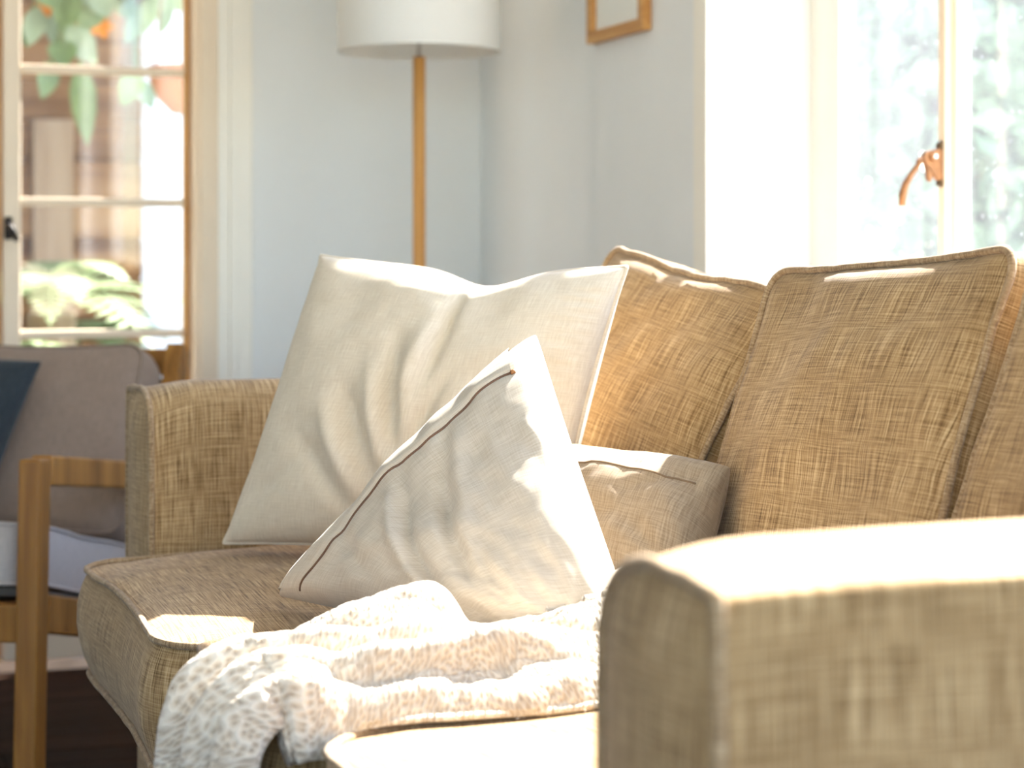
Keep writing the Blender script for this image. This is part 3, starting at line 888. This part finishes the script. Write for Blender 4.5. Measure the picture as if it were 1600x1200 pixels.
frt, ff, g2, nf = throw_pillow('throw_pillow', (0.520, 2.228, 0.490), (0.65, 1.91, 0.490), (0.765, 1.815, 0.500), (0.773, 2.105, 0.775), 0.060, M['linen_b'],
    'oat linen pillow tipped on its corner with a zipper along its upper edge', 'pillow', None,
    creases=[(-0.7, 0.35, 0.6, -0.3, 0.06, -0.011), (-0.6, 0.40, 0.6, -0.1, 0.055, 0.006), (-0.7, 0.0, 0.5, -0.6, 0.050, -0.012), (-0.6, -0.15, 0.4, -0.7, 0.045, 0.010),
             (-0.2, 0.2, 0.7, -0.1, 0.045, -0.005), (-0.8, -0.5, 0.0, -0.8, 0.06, -0.007), (-0.5, 0.2, 0.2, -0.15, 0.03, -0.005)],
    pinches=(0.03, 0.0, 0.03, 0.02), seed=2, pw=0.32, n=96, wob=0.005, floor_z=0.481)
# zipper: a lapped flap along the edge from the low corner to the peak, and the dark tape under it
def along(u, n=60, v0=-0.985, v1=0.86, lift=0.0, wav=0.0):
    out = []
    gi = np.linspace(v0, v1, n)
    for q in gi:
        fi = np.interp(q, g2, np.arange(len(g2))); ui = u + wav * math.sin(q * 7)
        fj = np.interp(ui, g2, np.arange(len(g2)))
        i0, j0 = int(fi), int(fj); i1, j1 = min(i0 + 1, len(g2) - 1), min(j0 + 1, len(g2) - 1); a, b = fi - i0, fj - j0
        p = ff[i0, j0] * (1 - a) * (1 - b) + ff[i1, j0] * a * (1 - b) + ff[i0, j1] * (1 - a) * b + ff[i1, j1] * a * b
        out.append(p + nf * lift)
    return out
def strip(name, cols, mat, parent):
    V = []; U = []; F = []; m = len(cols[0]); k = len(cols)
    for c, col in enumerate(cols):
        for i, p in enumerate(col): V.append(p); U.append((c * 0.008, i * 0.008))
    for c in range(k - 1):
        for i in range(m - 1): F.append((c * m + i, (c + 1) * m + i, (c + 1) * m + i + 1, c * m + i + 1))
    return mesh(name, V, F, mat, parent, U)
strip('zipper_flap', [along(-0.99, lift=0.001), along(-0.97, lift=0.004), along(-0.93, lift=0.004, wav=.003), along(-0.86, lift=0.004, wav=.008), along(-0.79, lift=0.0045, wav=.014), along(-0.735, lift=0.005, wav=.02), along(-0.722, lift=0.0005, wav=.02)], M['linen_b'], frt)
tube('zipper', along(-0.720, lift=0.0004, wav=.02), 0.0014, M['zip'], frt, 6)
tube('zipper_pull', along(-0.72, 4, 0.85, 0.875, 0.002), 0.0026, M['bronze'], frt, 6)

lum, fl, g3, nl = throw_pillow('throw_pillow', (0.758, 2.195, 0.484), (0.875, 1.95, 0.486), (0.972, 2.04, 0.632), (0.874, 2.262, 0.640), 0.056, M['linen_c'],
    'low stone-coloured linen pillow with a stitched seam lying against the back cushions', 'pillow', None,
    creases=[(0.9, 0.7, 0.4, 0.3, 0.08, -0.006), (0.9, -0.5, 0.4, -0.1, 0.08, -0.006)], pinches=(0.02, 0.02, 0.03, 0.02), seed=3, pw=0.38, n=56, floor_z=0.479)
def along3(v, u0, u1, n, lift):
    out = []
    for q in np.linspace(u0, u1, n):
        j = int(round(np.interp(q, g3, np.arange(len(g3))))); i = int(round(np.interp(v + 0.05 * q * q, g3, np.arange(len(g3)))))
        out.append(fl[i, j] + nl * lift)
    return out
sm = along3(0.52, -0.9, 0.86, 30, 0.0006)
tube('seam', sm, 0.0011, M['thread'], lum, 6)

# ------------------------------------------------------------------ knitted throw
def knit_throw():
    ns, nt_ = 340, 190
    xe, ze, rr = 0.412, 0.470, 0.040        # where the seat edge rolls over
    Ltop = 0.525; Ldrop = 0.24
    tot = Ltop + math.pi / 2 * rr + Ldrop
    V = np.zeros((ns, nt_, 3)); U = np.zeros((ns, nt_, 2))
    S = np.linspace(0, tot, ns); Tt = np.linspace(0, 1, nt_)
    s, t = np.meshgrid(S, Tt, indexing='ij')
    ang = np.clip((s - Ltop) / rr, 0, math.pi / 2)
    X = np.where(s < Ltop, xe + Ltop - s, xe - rr * np.sin(ang))
    Z = ze + 0.010 + np.where(s < Ltop, 0, -rr * (1 - np.cos(ang)) - np.clip(s - Ltop - math.pi / 2 * rr, 0, None))
    nx = np.where(s < Ltop, 0, -np.sin(ang)); nz = np.where(s < Ltop, 1, np.cos(ang))
    q = Ltop - s                            # distance behind the rolled edge (negative on the drop)
    yfar = np.interp(q, [-0.32, -0.20, -0.12, -0.06, -0.03, 0.0, 0.03, 0.06, 0.10, 0.18, 0.22, 0.25, 0.34, 0.60], [1.93, 1.90, 1.87, 1.82, 1.80, 1.815, 1.86, 1.90, 1.925, 1.94, 1.925, 1.92, 1.965, 1.975])
    sn = 0.58 - q
    yfar = yfar + 0.006 * np.sin(sn * 60) + 0.004 * np.sin(sn * 137 + 1)
    ynear = np.interp(q, [-0.32, -0.06, 0.0, 0.1, 0.6], [1.60, 1.645, 1.653, 1.650, 1.648])
    Y = yfar + (ynear - yfar) * t
    def ridge(q0, Y0, q1, Y1, w, h, sharp=1.5, lean=0.0, e0=0.10, e1=0.10):
        """a soft fold along a line; lean > 0 makes the near side steeper"""
        dx, dy = q1 - q0, Y1 - Y0; L = math.hypot(dx, dy); ux, uy = dx / L, dy / L
        a = (q - q0) * ux + (Y - Y0) * uy; d = -(q - q0) * uy + (Y - Y0) * ux      # d > 0 on the far side
        bend = 0.010 * np.sin(a * 17 + q0 * 30); d = d + bend
        ww = np.where(d > 0, w * (1 + lean), w * (1 - 0.55 * lean))
        end = 1 / (1 + np.exp(-(a) / (0.25 * e0))) * 1 / (1 + np.exp((a - L) / (0.25 * e1)))
        return h * end * np.exp(-(np.abs(d) / ww) ** sharp)
    RA = ridge(0.05, 1.845, 0.185, 1.855, 0.050, 0.050, 1.7, 0.45, 0.10, 0.05)
    R = [RA, ridge(0.135, 1.872, 0.172, 1.89, 0.055, 0.070, 1.8, 0.0, 0.16, 0.045), ridge(0.30, 1.905, 0.62, 1.925, 0.052, 0.058, 1.8, 0.2, 0.14),
         ridge(0.26, 1.83, 0.62, 1.822, 0.026, 0.040, 1.4, 0.45), ridge(0.23, 1.772, 0.62, 1.775, 0.022, 0.034, 1.4, 0.4), ridge(-0.02, 1.765, 0.17, 1.772, 0.024, 0.042, 1.6, 0.5),
         ridge(0.02, 1.708, 0.30, 1.708, 0.024, 0.040, 1.6, 0.4), ridge(0.30, 1.715, 0.60, 1.71, 0.020, 0.032, 1.5, 0.3), ridge(0.10, 1.80, 0.30, 1.745, 0.014, 0.022, 1.4, 0.3),
         ridge(0.20, 1.86, 0.34, 1.79, 0.018, 0.024, 1.5, 0.3), ridge(0.40, 1.87, 0.60, 1.865, 0.014, 0.022, 1.5, 0.3),
         ridge(0.06, 1.805, 0.22, 1.795, 0.007, -0.022, 1.6), ridge(0.28, 1.80, 0.6, 1.797, 0.007, -0.020, 1.6), ridge(0.0, 1.737, 0.25, 1.738, 0.007, -0.018, 1.6), ridge(0.30, 1.742, 0.6, 1.743, 0.007, -0.018, 1.6),
         # the hanging end
         ridge(-0.32, 1.86, -0.06, 1.82, 0.022, 0.026, 1.6, 0.0), ridge(-0.32, 1.775, 0.0, 1.785, 0.022, 0.050, 1.6, 0.0), ridge(-0.32, 1.70, 0.03, 1.715, 0.024, 0.044, 1.6, 0.0),
         ridge(-0.32, 1.822, -0.05, 1.812, 0.010, -0.022, 1.6, 0.0), ridge(-0.32, 1.738, -0.02, 1.745, 0.009, -0.020, 1.6, 0.0), ridge(-0.32, 1.64, 0.03, 1.66, 0.03, 0.03, 1.6, 0.0)]
    h = np.zeros_like(s)
    for r_ in R: h = np.where(r_ > 0, np.maximum(h, r_) + 0.35 * np.minimum(h, r_), h + r_)
    nzv = np.zeros_like(s)
    it = np.nditer(s, flags=['multi_index'])
    for _ in it:
        i, j = it.multi_index
        nzv[i, j] = fbm((sn[i, j] * 12, Y[i, j] * 26, 3.3), 1.0, 4)
    h += 0.010 * nzv + 0.012
    Y = Y - 0.42 * np.clip(h - 0.022, 0, None) * (q > -0.01)      # folds lean over their neighbours
    h = np.maximum(h, 0.003)
    # the edges settle on the cushion; the near one slips into the gap between the cushions
    ed = np.clip(np.minimum(t * 1.0, 1 - t) / 0.07, 0, 1) ** 0.5; h = h * (0.15 + 0.85 * ed)
    gap = np.clip((t - 0.93) / 0.07, 0, 1) ** 1.5 * 0.035 * (q > -0.02)
    V[..., 0] = X + nx * h; V[..., 1] = Y; V[..., 2] = Z + nz * h - gap
    # it lies on the seat cushions and is bunched against the pillow that stands behind it
    seats = bvh_world([cover_of(r_) for r_ in seat_roots]); pil = bvh_world([cover_of(frt), cover_of(lum)])
    slide = np.zeros((ns, nt_))
    for i in range(ns):
        for j in range(nt_):
            x, y, z = V[i, j]
            if q[i, j] > -0.02:
                hit = seats.ray_cast(Vector((x, y, 1.0)), Vector((0, 0, -1)))[0]
                if hit is not None and hit.z > 0.42: V[i, j, 2] = max(z, hit.z + 0.0065)
            else:
                hit = seats.ray_cast(Vector((0.0, y, z)), Vector((1, 0, 0)))[0]
                if hit is not None: V[i, j, 0] = min(x, hit.x - 0.0065)
            p = Vector(V[i, j])
            out = pil.ray_cast(p, Vector((0, -1, 0)))
            if out[0] is not None and out[1].y < 0 and out[3] < 0.25:      # inside the pillow: slide forward to its face
                slide[i, j] = p.y - out[0].y - 0.001
    need = slide.copy()
    for _ in range(14):                     # the cloth beside it is carried along
        pd = np.pad(slide, 1, mode='edge')
        slide = np.maximum(need, (pd[:-2, 1:-1] + pd[2:, 1:-1] + pd[1:-1, :-2] + pd[1:-1, 2:]) / 4)
    V[..., 1] -= slide
    # cloth length along the bunched direction, so that the stitches keep their size on the slopes
    dl = np.sqrt(np.sum(np.diff(V, axis=1) ** 2, -1)); U[:, 1:, 1] = np.cumsum(dl, 1)
    U[..., 0] = s * 1.08
    verts = V.reshape(-1, 3); uvs = U.reshape(-1, 2)
    faces = [(i * nt_ + j, i * nt_ + j + 1, (i + 1) * nt_ + j + 1, (i + 1) * nt_ + j) for i in range(ns - 1) for j in range(nt_ - 1)]
    root = empty('knit_throw', (0.6, 1.8, 0.47), 'cream chunky open-knit throw bunched over the seat and hanging over its front', 'blanket')
    o = mesh('knit', verts, faces, M['knit'], root, uvs)
    md = o.modifiers.new('thick', 'SOLIDIFY'); md.thickness = 0.006; md.offset = -1
    # loose yarn ends
    fv = []; ffc = []
    nrm_up = np.stack([nx, np.zeros_like(nx), nz], -1)
    for _ in range(6500):
        i = rng.integers(1, ns - 1); j = rng.integers(0, nt_) if rng.random() < 0.75 else int(rng.choice([0, 1, 2]))
        p = V[i, j]; d = nrm_up[i, j] * rng.uniform(0.6, 1) + rng.normal(0, 0.6, 3); d /= np.linalg.norm(d)
        L = rng.uniform(0.002, 0.007); sd = np.cross(d, rng.normal(0, 1, 3)); sd /= np.linalg.norm(sd)
        w = 0.0003; b = len(fv); mid = p + d * L * 0.5 + rng.normal(0, 0.0012, 3); e = p + d * L + rng.normal(0, 0.002, 3)
        fv += [p - sd * w, p + sd * w, mid + sd * w, mid - sd * w, e]
        ffc += [(b, b + 1, b + 2, b + 3), (b + 3, b + 2, b + 4)]
    fz = mesh('loose_fibres', fv, ffc, M['fuzz'], root); fz['kind'] = 'stuff'
knit_throw()

# ------------------------------------------------------------------ floor lamp
lp = at_depth(655, 300, 4.1); LX, LY = lp.x, lp.y
lamp = empty('floor_lamp', (LX, LY, 0), 'floor lamp with white drum shade on a slim oak pole in the corner', 'lamp')
lathe('base', [(0.0, 0.0), (0.13, 0.0), (0.135, 0.006), (0.13, 0.018), (0.03, 0.026), (0.0, 0.028)], M['oak'], lamp, (LX, LY, 0), 40)
zt = EYE + (410 - 89) / FPX * 4.1
lathe('pole', [(0.0, 0.02), (0.0125, 0.02), (0.0125, zt), (0.0, zt)], M['oak'], lamp, (LX, LY, 0), 20)
lathe('rod', [(0.0, zt), (0.004, zt), (0.004, zt + 0.17), (0.0, zt + 0.17)], M['steel'], lamp, (LX, LY, 0), 12)
lathe('socket', [(0.0, zt + 0.10), (0.018, zt + 0.10), (0.02, zt + 0.16), (0.0, zt + 0.16)], M['trim'], lamp, (LX, LY, 0), 20)
lathe('bulb', [(0.0, zt + 0.16), (0.013, zt + 0.165), (0.028, zt + 0.20), (0.024, zt + 0.23), (0.0, zt + 0.245)], M['shade'], lamp, (LX, LY, 0), 20)
zb = EYE + (410 - 80.5) / FPX * 4.1
sh = lathe('shade', [(0.160, zb), (0.160, zb + 0.27), (0.1585, zb + 0.27), (0.1585, zb), (0.160, zb)], M['shade'], lamp, (LX, LY, 0), 64)
for z in (zb + 0.001, zb + 0.269):
    tube('rim', [(LX + 0.160 * math.cos(a), LY + 0.160 * math.sin(a), z) for a in np.linspace(0, 2 * math.pi, 64, endpoint=False)], 0.0022, M['shade'], sh, 6, True)
for a in (0.4, 2.5, 4.6):
    tube('spider_arm', [(LX, LY, zb + 0.13), (LX + 0.158 * math.cos(a), LY + 0.158 * math.sin(a), zb + 0.24)], 0.0018, M['steel'], lamp, 6)

# ------------------------------------------------------------------ picture on the window wall
pa = at_x(931, 70, XW); pb_ = at_x(1019, 46, XW)
py0, py1 = pb_.y, pa.y; pz0 = (pa.z + pb_.z) / 2; pz1 = pz0 + 0.36
pic = empty('picture_frame', (XW, (py0 + py1) / 2, pz0), 'small oak picture frame with a pale print hanging on the window wall', 'picture')
fw, fd = 0.022, 0.020
box('frame_bar', (XW - fd, py0, pz0), (XW - 0.001, py1, pz0 + fw), M['oakframe'], pic, 0.001)
box('frame_bar', (XW - fd, py0, pz1 - fw), (XW - 0.001, py1, pz1), M['oakframe'], pic, 0.001)
box('frame_bar', (XW - fd, py0, pz0 + fw), (XW - 0.001, py0 + fw, pz1 - fw), M['oakframe'], pic, 0.001)
box('frame_bar', (XW - fd, py1 - fw, pz0 + fw), (XW - 0.001, py1, pz1 - fw), M['oakframe'], pic, 0.001)
box('print', (XW - 0.008, py0 + fw, pz0 + fw), (XW - 0.004, py1 - fw, pz1 - fw), M['paper'], pic)

# ------------------------------------------------------------------ armchair
cf = Vector((-0.447, -0.894, 0)).normalized()           # the way it faces
cs = Vector((cf.y, -cf.x, 0))                            # towards its far side (camera's left)
if cs.x > 0: cs = -cs
FL = Vector((0.366, 3.17, 0))                            # near front leg
chair = empty('armchair', FL - cf * 0.35 + cs * 0.3, 'low lounge chair with golden wooden frame and mauve-grey cushions beyond the sofa arm', 'armchair')
CW, CD = 0.66, 0.66
def cpt(f, s_, z): return FL - cf * f + cs * s_ + Vector((0, 0, z))
for s_ in (0.0, CW):
    # raked front leg, leaning arm rest, back post, seat rail
    bar('front_leg', cpt(-0.03, s_, 0.0), cpt(0.0, s_, 0.560), 0.05, 0.034, cf, M['teak'], chair)
    bar('armrest', cpt(0.0 + 0.026, s_, 0.540), cpt(CD - 0.02, s_, 0.468), 0.034, 0.046, cs, M['teak'], chair)
    bar('back_post', cpt(CD - 0.12, s_, 0.24), cpt(CD + 0.10, s_, 0.695), 0.034, 0.05, cs, M['teak'], chair)
    bar('rear_leg', cpt(CD + 0.04, s_, 0.0045), cpt(CD - 0.03, s_, 0.27), 0.034, 0.045, cs, M['teak'], chair)
    bar('seat_rail', cpt(0.02, s_, 0.325), cpt(CD - 0.05, s_, 0.205), 0.028, 0.058, cs, M['teak'], chair)
bar('front_rail', cpt(0.0, 0.02, 0.315), cpt(0.0, CW - 0.02, 0.315), 0.03, 0.058, cf, M['teak'], chair)
bar('back_rail', cpt(CD + 0.108, 0.0, 0.668), cpt(CD + 0.108, CW, 0.668), 0.024, 0.05, cf, M['teak'], chair)
hexa('seat_webbing', [cpt(0.03, 0.03, 0.350), cpt(CD - 0.06, 0.03, 0.232), cpt(CD - 0.06, CW - 0.03, 0.232), cpt(0.03, CW - 0.03, 0.350)],
     [cpt(0.03, 0.03, 0.362), cpt(CD - 0.06, 0.03, 0.244), cpt(CD - 0.06, CW - 0.03, 0.244), cpt(0.03, CW - 0.03, 0.362)], M['webbing'], chair)
# loose seat and back cushions of the chair
sx = -cf; tilt = R_(-11)
xv = (sx * math.cos(tilt) + Vector((0, 0, math.sin(tilt)))).normalized(); yv = -cs; zv = xv.cross(yv)
if zv.z < 0: yv = cs; zv = xv.cross(yv)
Mc = Matrix((xv, yv, zv)).transposed().to_4x4(); cc = cpt(0.29, CW / 2, 0.362) ; Mc = Matrix.Translation(cc) @ Mc
box_cushion('chair_cushion', (0.60, CW - 0.05, 0.085), Mc, M['chairseat'], M['chairseat'], 'pale grey seat cushion on the wooden lounge chair', 'cushion', 'cushions of the lounge chair', r=0.03, crown=0.014,
            bulge=0.006, wob=0.005, seed=21, pipe=0.003)
bt = R_(24)
nv = (cf * math.cos(bt) + Vector((0, 0, math.sin(bt)))).normalized(); hv = (-cf * math.sin(bt) + Vector((0, 0, math.cos(bt)))).normalized(); xv = hv.cross(nv)
Mb = Matrix((xv, hv, nv)).transposed().to_4x4(); cb = cpt(0.60, CW / 2 + 0.0, 0.472); Mb = Matrix.Translation(cb + hv * 0.054) @ Mb
box_cushion('chair_cushion', (CW - 0.05, 0.352, 0.11), Mb, M['chairfab'], M['chairfab'], 'mauve-grey back cushion leaning in the wooden lounge chair', 'cushion', 'cushions of the lounge chair', r=0.035, crown=0.022,
            bulge=0.01, wob=0.008, seed=22, pipe=0.0025, crown_back=0.008)
# slate pillow on the chair
def cp2(s_, hgt, out):
    base = cpt(0.60, CW / 2, 0.472) + nv * out
    return base + cs * s_ + hv * hgt
sp, f4, g4, n4 = throw_pillow('throw_pillow', cp2(0.26, -0.12, 0.145), cp2(-0.08, -0.15, 0.145), cp2(-0.14, 0.17, 0.125), cp2(0.22, 0.20, 0.125), 0.06, M['slate'],
    'dark slate pillow propped on the lounge chair', 'pillow', None, pinches=(0.05, 0.05, 0.05, 0.05), seed=4, n=40)

# ------------------------------------------------------------------ outside the door
G0 = -0.25
tag(box('garden_ground', (-14, -14, G0 - 0.1), (16, 16, G0), M['grass']), kind='structure')
# the ground stays outside: a patio step below the house floor
fence = empty('fence', (0.3, 5.985, G0), 'weathered cedar fence of horizontal boards in the garden outside the door', 'fence')
YFn = 5.985
z = G0 + 0.05; k = 0
xw = at_y(240, 250, 6.0).x
while z < 2.3:
    x0 = -2.2
    d = random.uniform(-0.003, 0.003)
    box('board', (x0, YFn + d, z), (xw - 0.034, YFn + 0.024 + d, z + 0.112), M['fence'], fence, 0.006, 1)
    z += 0.112; k += 1
for px in (84,):
    x = at_y(px, 250, YFn - 0.05).x
    zt_ = at_y(px, 186, YFn - 0.05).z
    box('post', (x - 0.055, YFn - 0.05, G0), (x + 0.055, YFn - 0.008, zt_), M['fencepost'], fence, 0.004)
for x in (-1.1, 0.90):
    box('post', (x - 0.05, YFn + 0.03, G0), (x + 0.05, YFn + 0.12, 2.35), M['fence'], fence, 0.004)
shading = empty('shading_roof', (-0.6, 5.8, 2.5), 'wooden porch roof added out of view to darken the fence', 'roof')  # unseen roof added to keep sky light off the fence
for i in range(17):
    x = -2.6 + i * 0.215
    box('roof_board', (x, YW + 0.20, 2.52), (x + 0.205, 6.95, 2.545), M['fence'], shading, 0.002, 1)
for y in (4.9, 5.9, 6.8):
    box('rafter', (-2.6, y, 2.42), (1.05, y + 0.05, 2.519), M['fence'], shading, 0.003, 1)
# white clapboard outbuilding beside the fence
xw = at_y(240, 250, 6.0).x
shed = empty('outbuilding', (2.2, 7.0, G0), 'white clapboard outbuilding corner standing beside the cedar fence', 'building')
box('wall', (xw + 0.02, 6.03, G0), (2.0, 8.2, 2.7), M['siding'], shed)
z = G0
while z < 2.6:
    hexa('clapboard', [(xw, 6.0, z), (2.0, 6.0, z), (2.0, 6.03, z), (xw, 6.03, z)], [(xw, 6.018, z + 0.20), (2.0, 6.018, z + 0.20), (2.0, 6.03, z + 0.20), (xw, 6.03, z + 0.20)], M['siding'], shed)
    z += 0.20
box('corner_board', (xw - 0.03, 5.985, G0), (xw + 0.05, 5.999, 2.65), M['siding'], shed, 0.002)

def leaf_obj(parent, base, direction, up, L, W, mat, droop=0.3, nm='leaf'):
    d = Vector(direction).normalized(); u_ = Vector(up); u_ = (u_ - d * u_.dot(d)).normalized(); s_ = d.cross(u_)
    prof = [(0, 0.06), (0.15, 0.6), (0.35, 1.0), (0.6, 0.9), (0.82, 0.5), (1.0, 0.03)]
    V = []; F = []
    for t, w in prof:
        c = Vector(base) + d * (t * L) - Vector((0, 0, 1)) * droop * L * t * t
        V += [c + s_ * w * W / 2 + u_ * 0.12 * W * w, c, c - s_ * w * W / 2 + u_ * 0.12 * W * w]
    for i in range(len(prof) - 1):
        a = i * 3
        F += [(a, a + 1, a + 4, a + 3), (a + 1, a + 2, a + 5, a + 4)]
    return mesh(nm, V, F, mat, parent)

# hanging plant just outside the glass
hp = at_y(190, -40, 5.4)
pot = empty('hanging_plant', (hp.x, hp.y, hp.z - 0.05), 'leafy plant trailing from a dark hanging pot outside the door', 'plant')
lathe('pot', [(0.0, -0.06), (0.07, -0.06), (0.085, -0.04), (0.11, 0.10), (0.115, 0.12), (0.10, 0.12), (0.095, 0.06), (0.0, 0.06)], M['darkpot'], pot, (hp.x, hp.y, hp.z), 28)
for a in (0.3, 2.4, 4.5):
    tube('cord', [(hp.x + 0.11 * math.cos(a), hp.y + 0.11 * math.sin(a), hp.z + 0.12), (hp.x, hp.y, hp.z + 0.75)], 0.003, M['bark'], pot, 5)
leaves = [  # tip side in pixels: base px, py, tip px, py, width m, material
    (70, -20, 85, 75, 0.055, 'leaf2'), (60, 10, 45, 72, 0.05, 'leaf2'), (110, -30, 100, 60, 0.06, 'leaf'), (105, 40, 150, 100, 0.06, 'leaf2'), (125, 95, 137, 228, 0.055, 'leaf'),
    (80, 95, 65, 155, 0.05, 'leaf'), (150, -20, 170, 28, 0.06, 'leaf2'), (165, 0, 120, 50, 0.05, 'leaf'), (180, -10, 205, 30, 0.055, 'leaf'), (240, 0, 195, 68, 0.055, 'leaf2'),
    (250, -20, 225, 45, 0.05, 'leaf2'), (262, -10, 252, 55, 0.04, 'leaf'), (285, -20, 278, 20, 0.05, 'leaf'), (215, 110, 190, 165, 0.05, 'leaf'), (210, 120, 238, 172, 0.055, 'leaf2'),
    (50, -30, 95, 15, 0.05, 'leaf'), (130, -40, 140, 20, 0.06, 'leaf2'), (40, 40, 42, 75, 0.04, 'leaf'), (95, 60, 100, 108, 0.06, 'leaf'), (270, -40, 290, 10, 0.05, 'leaf')]
for i, (bx, by, tx, ty, w, mm) in enumerate(leaves):
    Yp = 5.4 + random.uniform(-0.10, 0.10)
    b = at_y(bx, by, Yp); t = at_y(tx, ty, Yp - random.uniform(0.0, 0.05))
    d = t - b
    leaf_obj(pot, b, d, Vector((random.uniform(-.4, .4), -1, random.uniform(0, .6))), d.length, w * 1.25, M[mm], 0.0)
    tube('stem', [(hp.x + random.uniform(-.06, .06), hp.y, hp.z + 0.10), ((hp.x + b.x) / 2, (hp.y + b.y) / 2, hp.z + 0.17), tuple(b)], 0.003, M['leaf'], pot, 5)
for px, py in ((70, 8), (158, 42)):
    c = at_y(px, py, 5.45)
    fl_ = empty('blossom', (0, 0, 0)); fl_.parent = pot; fl_.location = c - root_loc(pot)
    for q in range(5):
        a = q * 1.257
        leaf_obj(fl_, c, (math.cos(a), -0.3, math.sin(a)), (0, -1, 0), 0.035, 0.025, M['petal'], 0.0, 'petal')

# terracotta bowl hung by the corner of the door
bp = at_y(300, 118, 5.15)
bowl = empty('hanging_bowl', (bp.x, bp.y, bp.z - 0.1), 'terracotta hanging bowl outside the door beside the trailing plant', 'pot')
lathe('bowl', [(0.0, -0.10), (0.05, -0.095), (0.085, -0.06), (0.105, -0.01), (0.112, 0.02), (0.104, 0.02), (0.095, -0.01), (0.0, -0.05)], M['terracotta'], bowl, tuple(bp), 32)
for a in (0.3, 2.4, 4.5):
    tube('cord', [(bp.x + 0.108 * math.cos(a), bp.y + 0.108 * math.sin(a), bp.z + 0.02), (bp.x, bp.y, bp.z + 1.1)], 0.003, M['bark'], bowl, 5)

# ferns
def fern(px, py, Yp, fronds, R, label, seed):
    rnd = random.Random(seed)
    c = at_y(px, py, Yp)
    root = empty('fern', (c.x, c.y, G0), label, 'fern', 'ferns by the fence')
    lathe('planter', [(0.0, 0.0), (0.045, 0.0), (0.062, c.z - G0 - 0.02), (0.055, c.z - G0 - 0.02), (0.052, c.z - G0 - 0.06), (0.0, c.z - G0 - 0.06)], M['fencepost'], root, (c.x, c.y, G0), 24)
    for k in range(fronds):
        a = k * 2.39996; el = rnd.uniform(0.5, 1.25); L = R * rnd.uniform(0.75, 1.1)
        V = []; F = []
        prev = None
        nseg = 16
        hd = Vector((math.cos(a), math.sin(a), 0))
        pts = []
        for i in range(nseg + 1):
            t = i / nseg
            pts.append(c + hd * (L * t * math.cos(el) * (1 + 0.3 * t)) + Vector((0, 0, L * (t * math.sin(el) - 0.75 * t * t))))
        for i in range(1, nseg):
            t = i / nseg
            w = L * 0.24 * math.sin(math.pi * min(1, t * 0.9 + 0.12)) ** 0.8
            tg = (pts[i + 1] - pts[i - 1]).normalized(); sd = tg.cross(Vector((0, 0, 1))).normalized()
            for sg in (-1, 1):
                b = len(V); tip = pts[i] + sd * sg * w + tg * w * 0.35 - Vector((0, 0, 0.12 * w))
                hw = L / nseg * 0.42
                mid = (pts[i] + tip) / 2
                V += [pts[i] - tg * hw * 0.6, mid - tg * hw, tip, mid + tg * hw, pts[i] + tg * hw * 0.6]
                F.append((b, b + 1, b + 2, b + 3, b + 4))
        for i in range(nseg):
            b = len(V); tg = (pts[i + 1] - pts[i]).normalized(); sd = tg.cross(Vector((0, 0, 1))).normalized() * 0.003
            V += [pts[i] - sd, pts[i] + sd, pts[i + 1] + sd, pts[i + 1] - sd]; F.append((b, b + 1, b + 2, b + 3))
        mesh('frond', V, F, M['fern'], root)
    return root
fern(80, 475, 5.30, 20, 0.42, 'tall fern with pale arching fronds against the fence', 1)
fern(170, 540, 5.62, 18, 0.27, 'wide fern beside the white outbuilding corner', 2)
fern(20, 575, 4.98, 14, 0.24, 'low fern below the door pane by the handle stile', 3)
fern(262, 585, 5.22, 12, 0.20, 'small bright fern at the foot of the white clapboards', 4)

# ------------------------------------------------------------------ trees outside the window
def tree(base, H, Rc, n, label, seed, leaf_len=0.12, flat=1.0):
    rg = np.random.default_rng(seed)
    root = empty('garden_tree', base, label, 'tree', 'trees outside the window')
    bx_, by_, bz_ = base
    tube('trunk', [(bx_, by_, bz_), (bx_ + 0.05, by_, bz_ + H * 0.3), (bx_ - 0.04, by_ + 0.05, bz_ + H * 0.62)], [0.11, 0.085, 0.05], M['bark'], root, 10)
    cen = np.array((bx_, by_, bz_ + H * 0.62))
    cl = []
    for k in range(26):
        d = rg.normal(0, 1, 3); d /= np.linalg.norm(d)
        cl.append(cen + d * np.array((Rc, Rc, H * 0.40)) * rg.uniform(0.35, 0.95))
    for k in range(0, 26, 5):
        tube('branch', [tuple(cen - np.array((0, 0, H * 0.15))), tuple((cen + cl[k]) / 2), tuple(cl[k])], [0.035, 0.022, 0.01], M['bark'], root, 6)
    V = []; F = []
    for _ in range(n):
        c = cl[rg.integers(0, len(cl))] + rg.normal(0, 0.16 * Rc + 0.05, 3)
        d = rg.normal(0, 1, 3); d /= np.linalg.norm(d); s_ = np.cross(d, rg.normal(0, 1, 3)); s_ /= np.linalg.norm(s_)
        L = leaf_len * rg.uniform(0.7, 1.3); b = len(V)
        V += [c, c + d * L * .5 + s_ * L * .25, c + d * L, c + d * L * .5 - s_ * L * .25]; F.append((b, b + 1, b + 2, b + 3))
    o = mesh('foliage', V, F, M['tree'], root, smooth=False); o['kind'] = 'stuff'
tree((3.65, 5.9, G0), 2.9, 0.70, 9000, 'slim leafy tree beyond the window behind the latch', 1)
tree((5.75, 7.3, G0), 3.8, 0.95, 12000, 'broad leafy tree beyond the dusty window pane', 2)
tree((4.0, 9.0, G0), 2.6, 0.85, 7000, 'low rounded garden tree outside beside the far casement', 3)
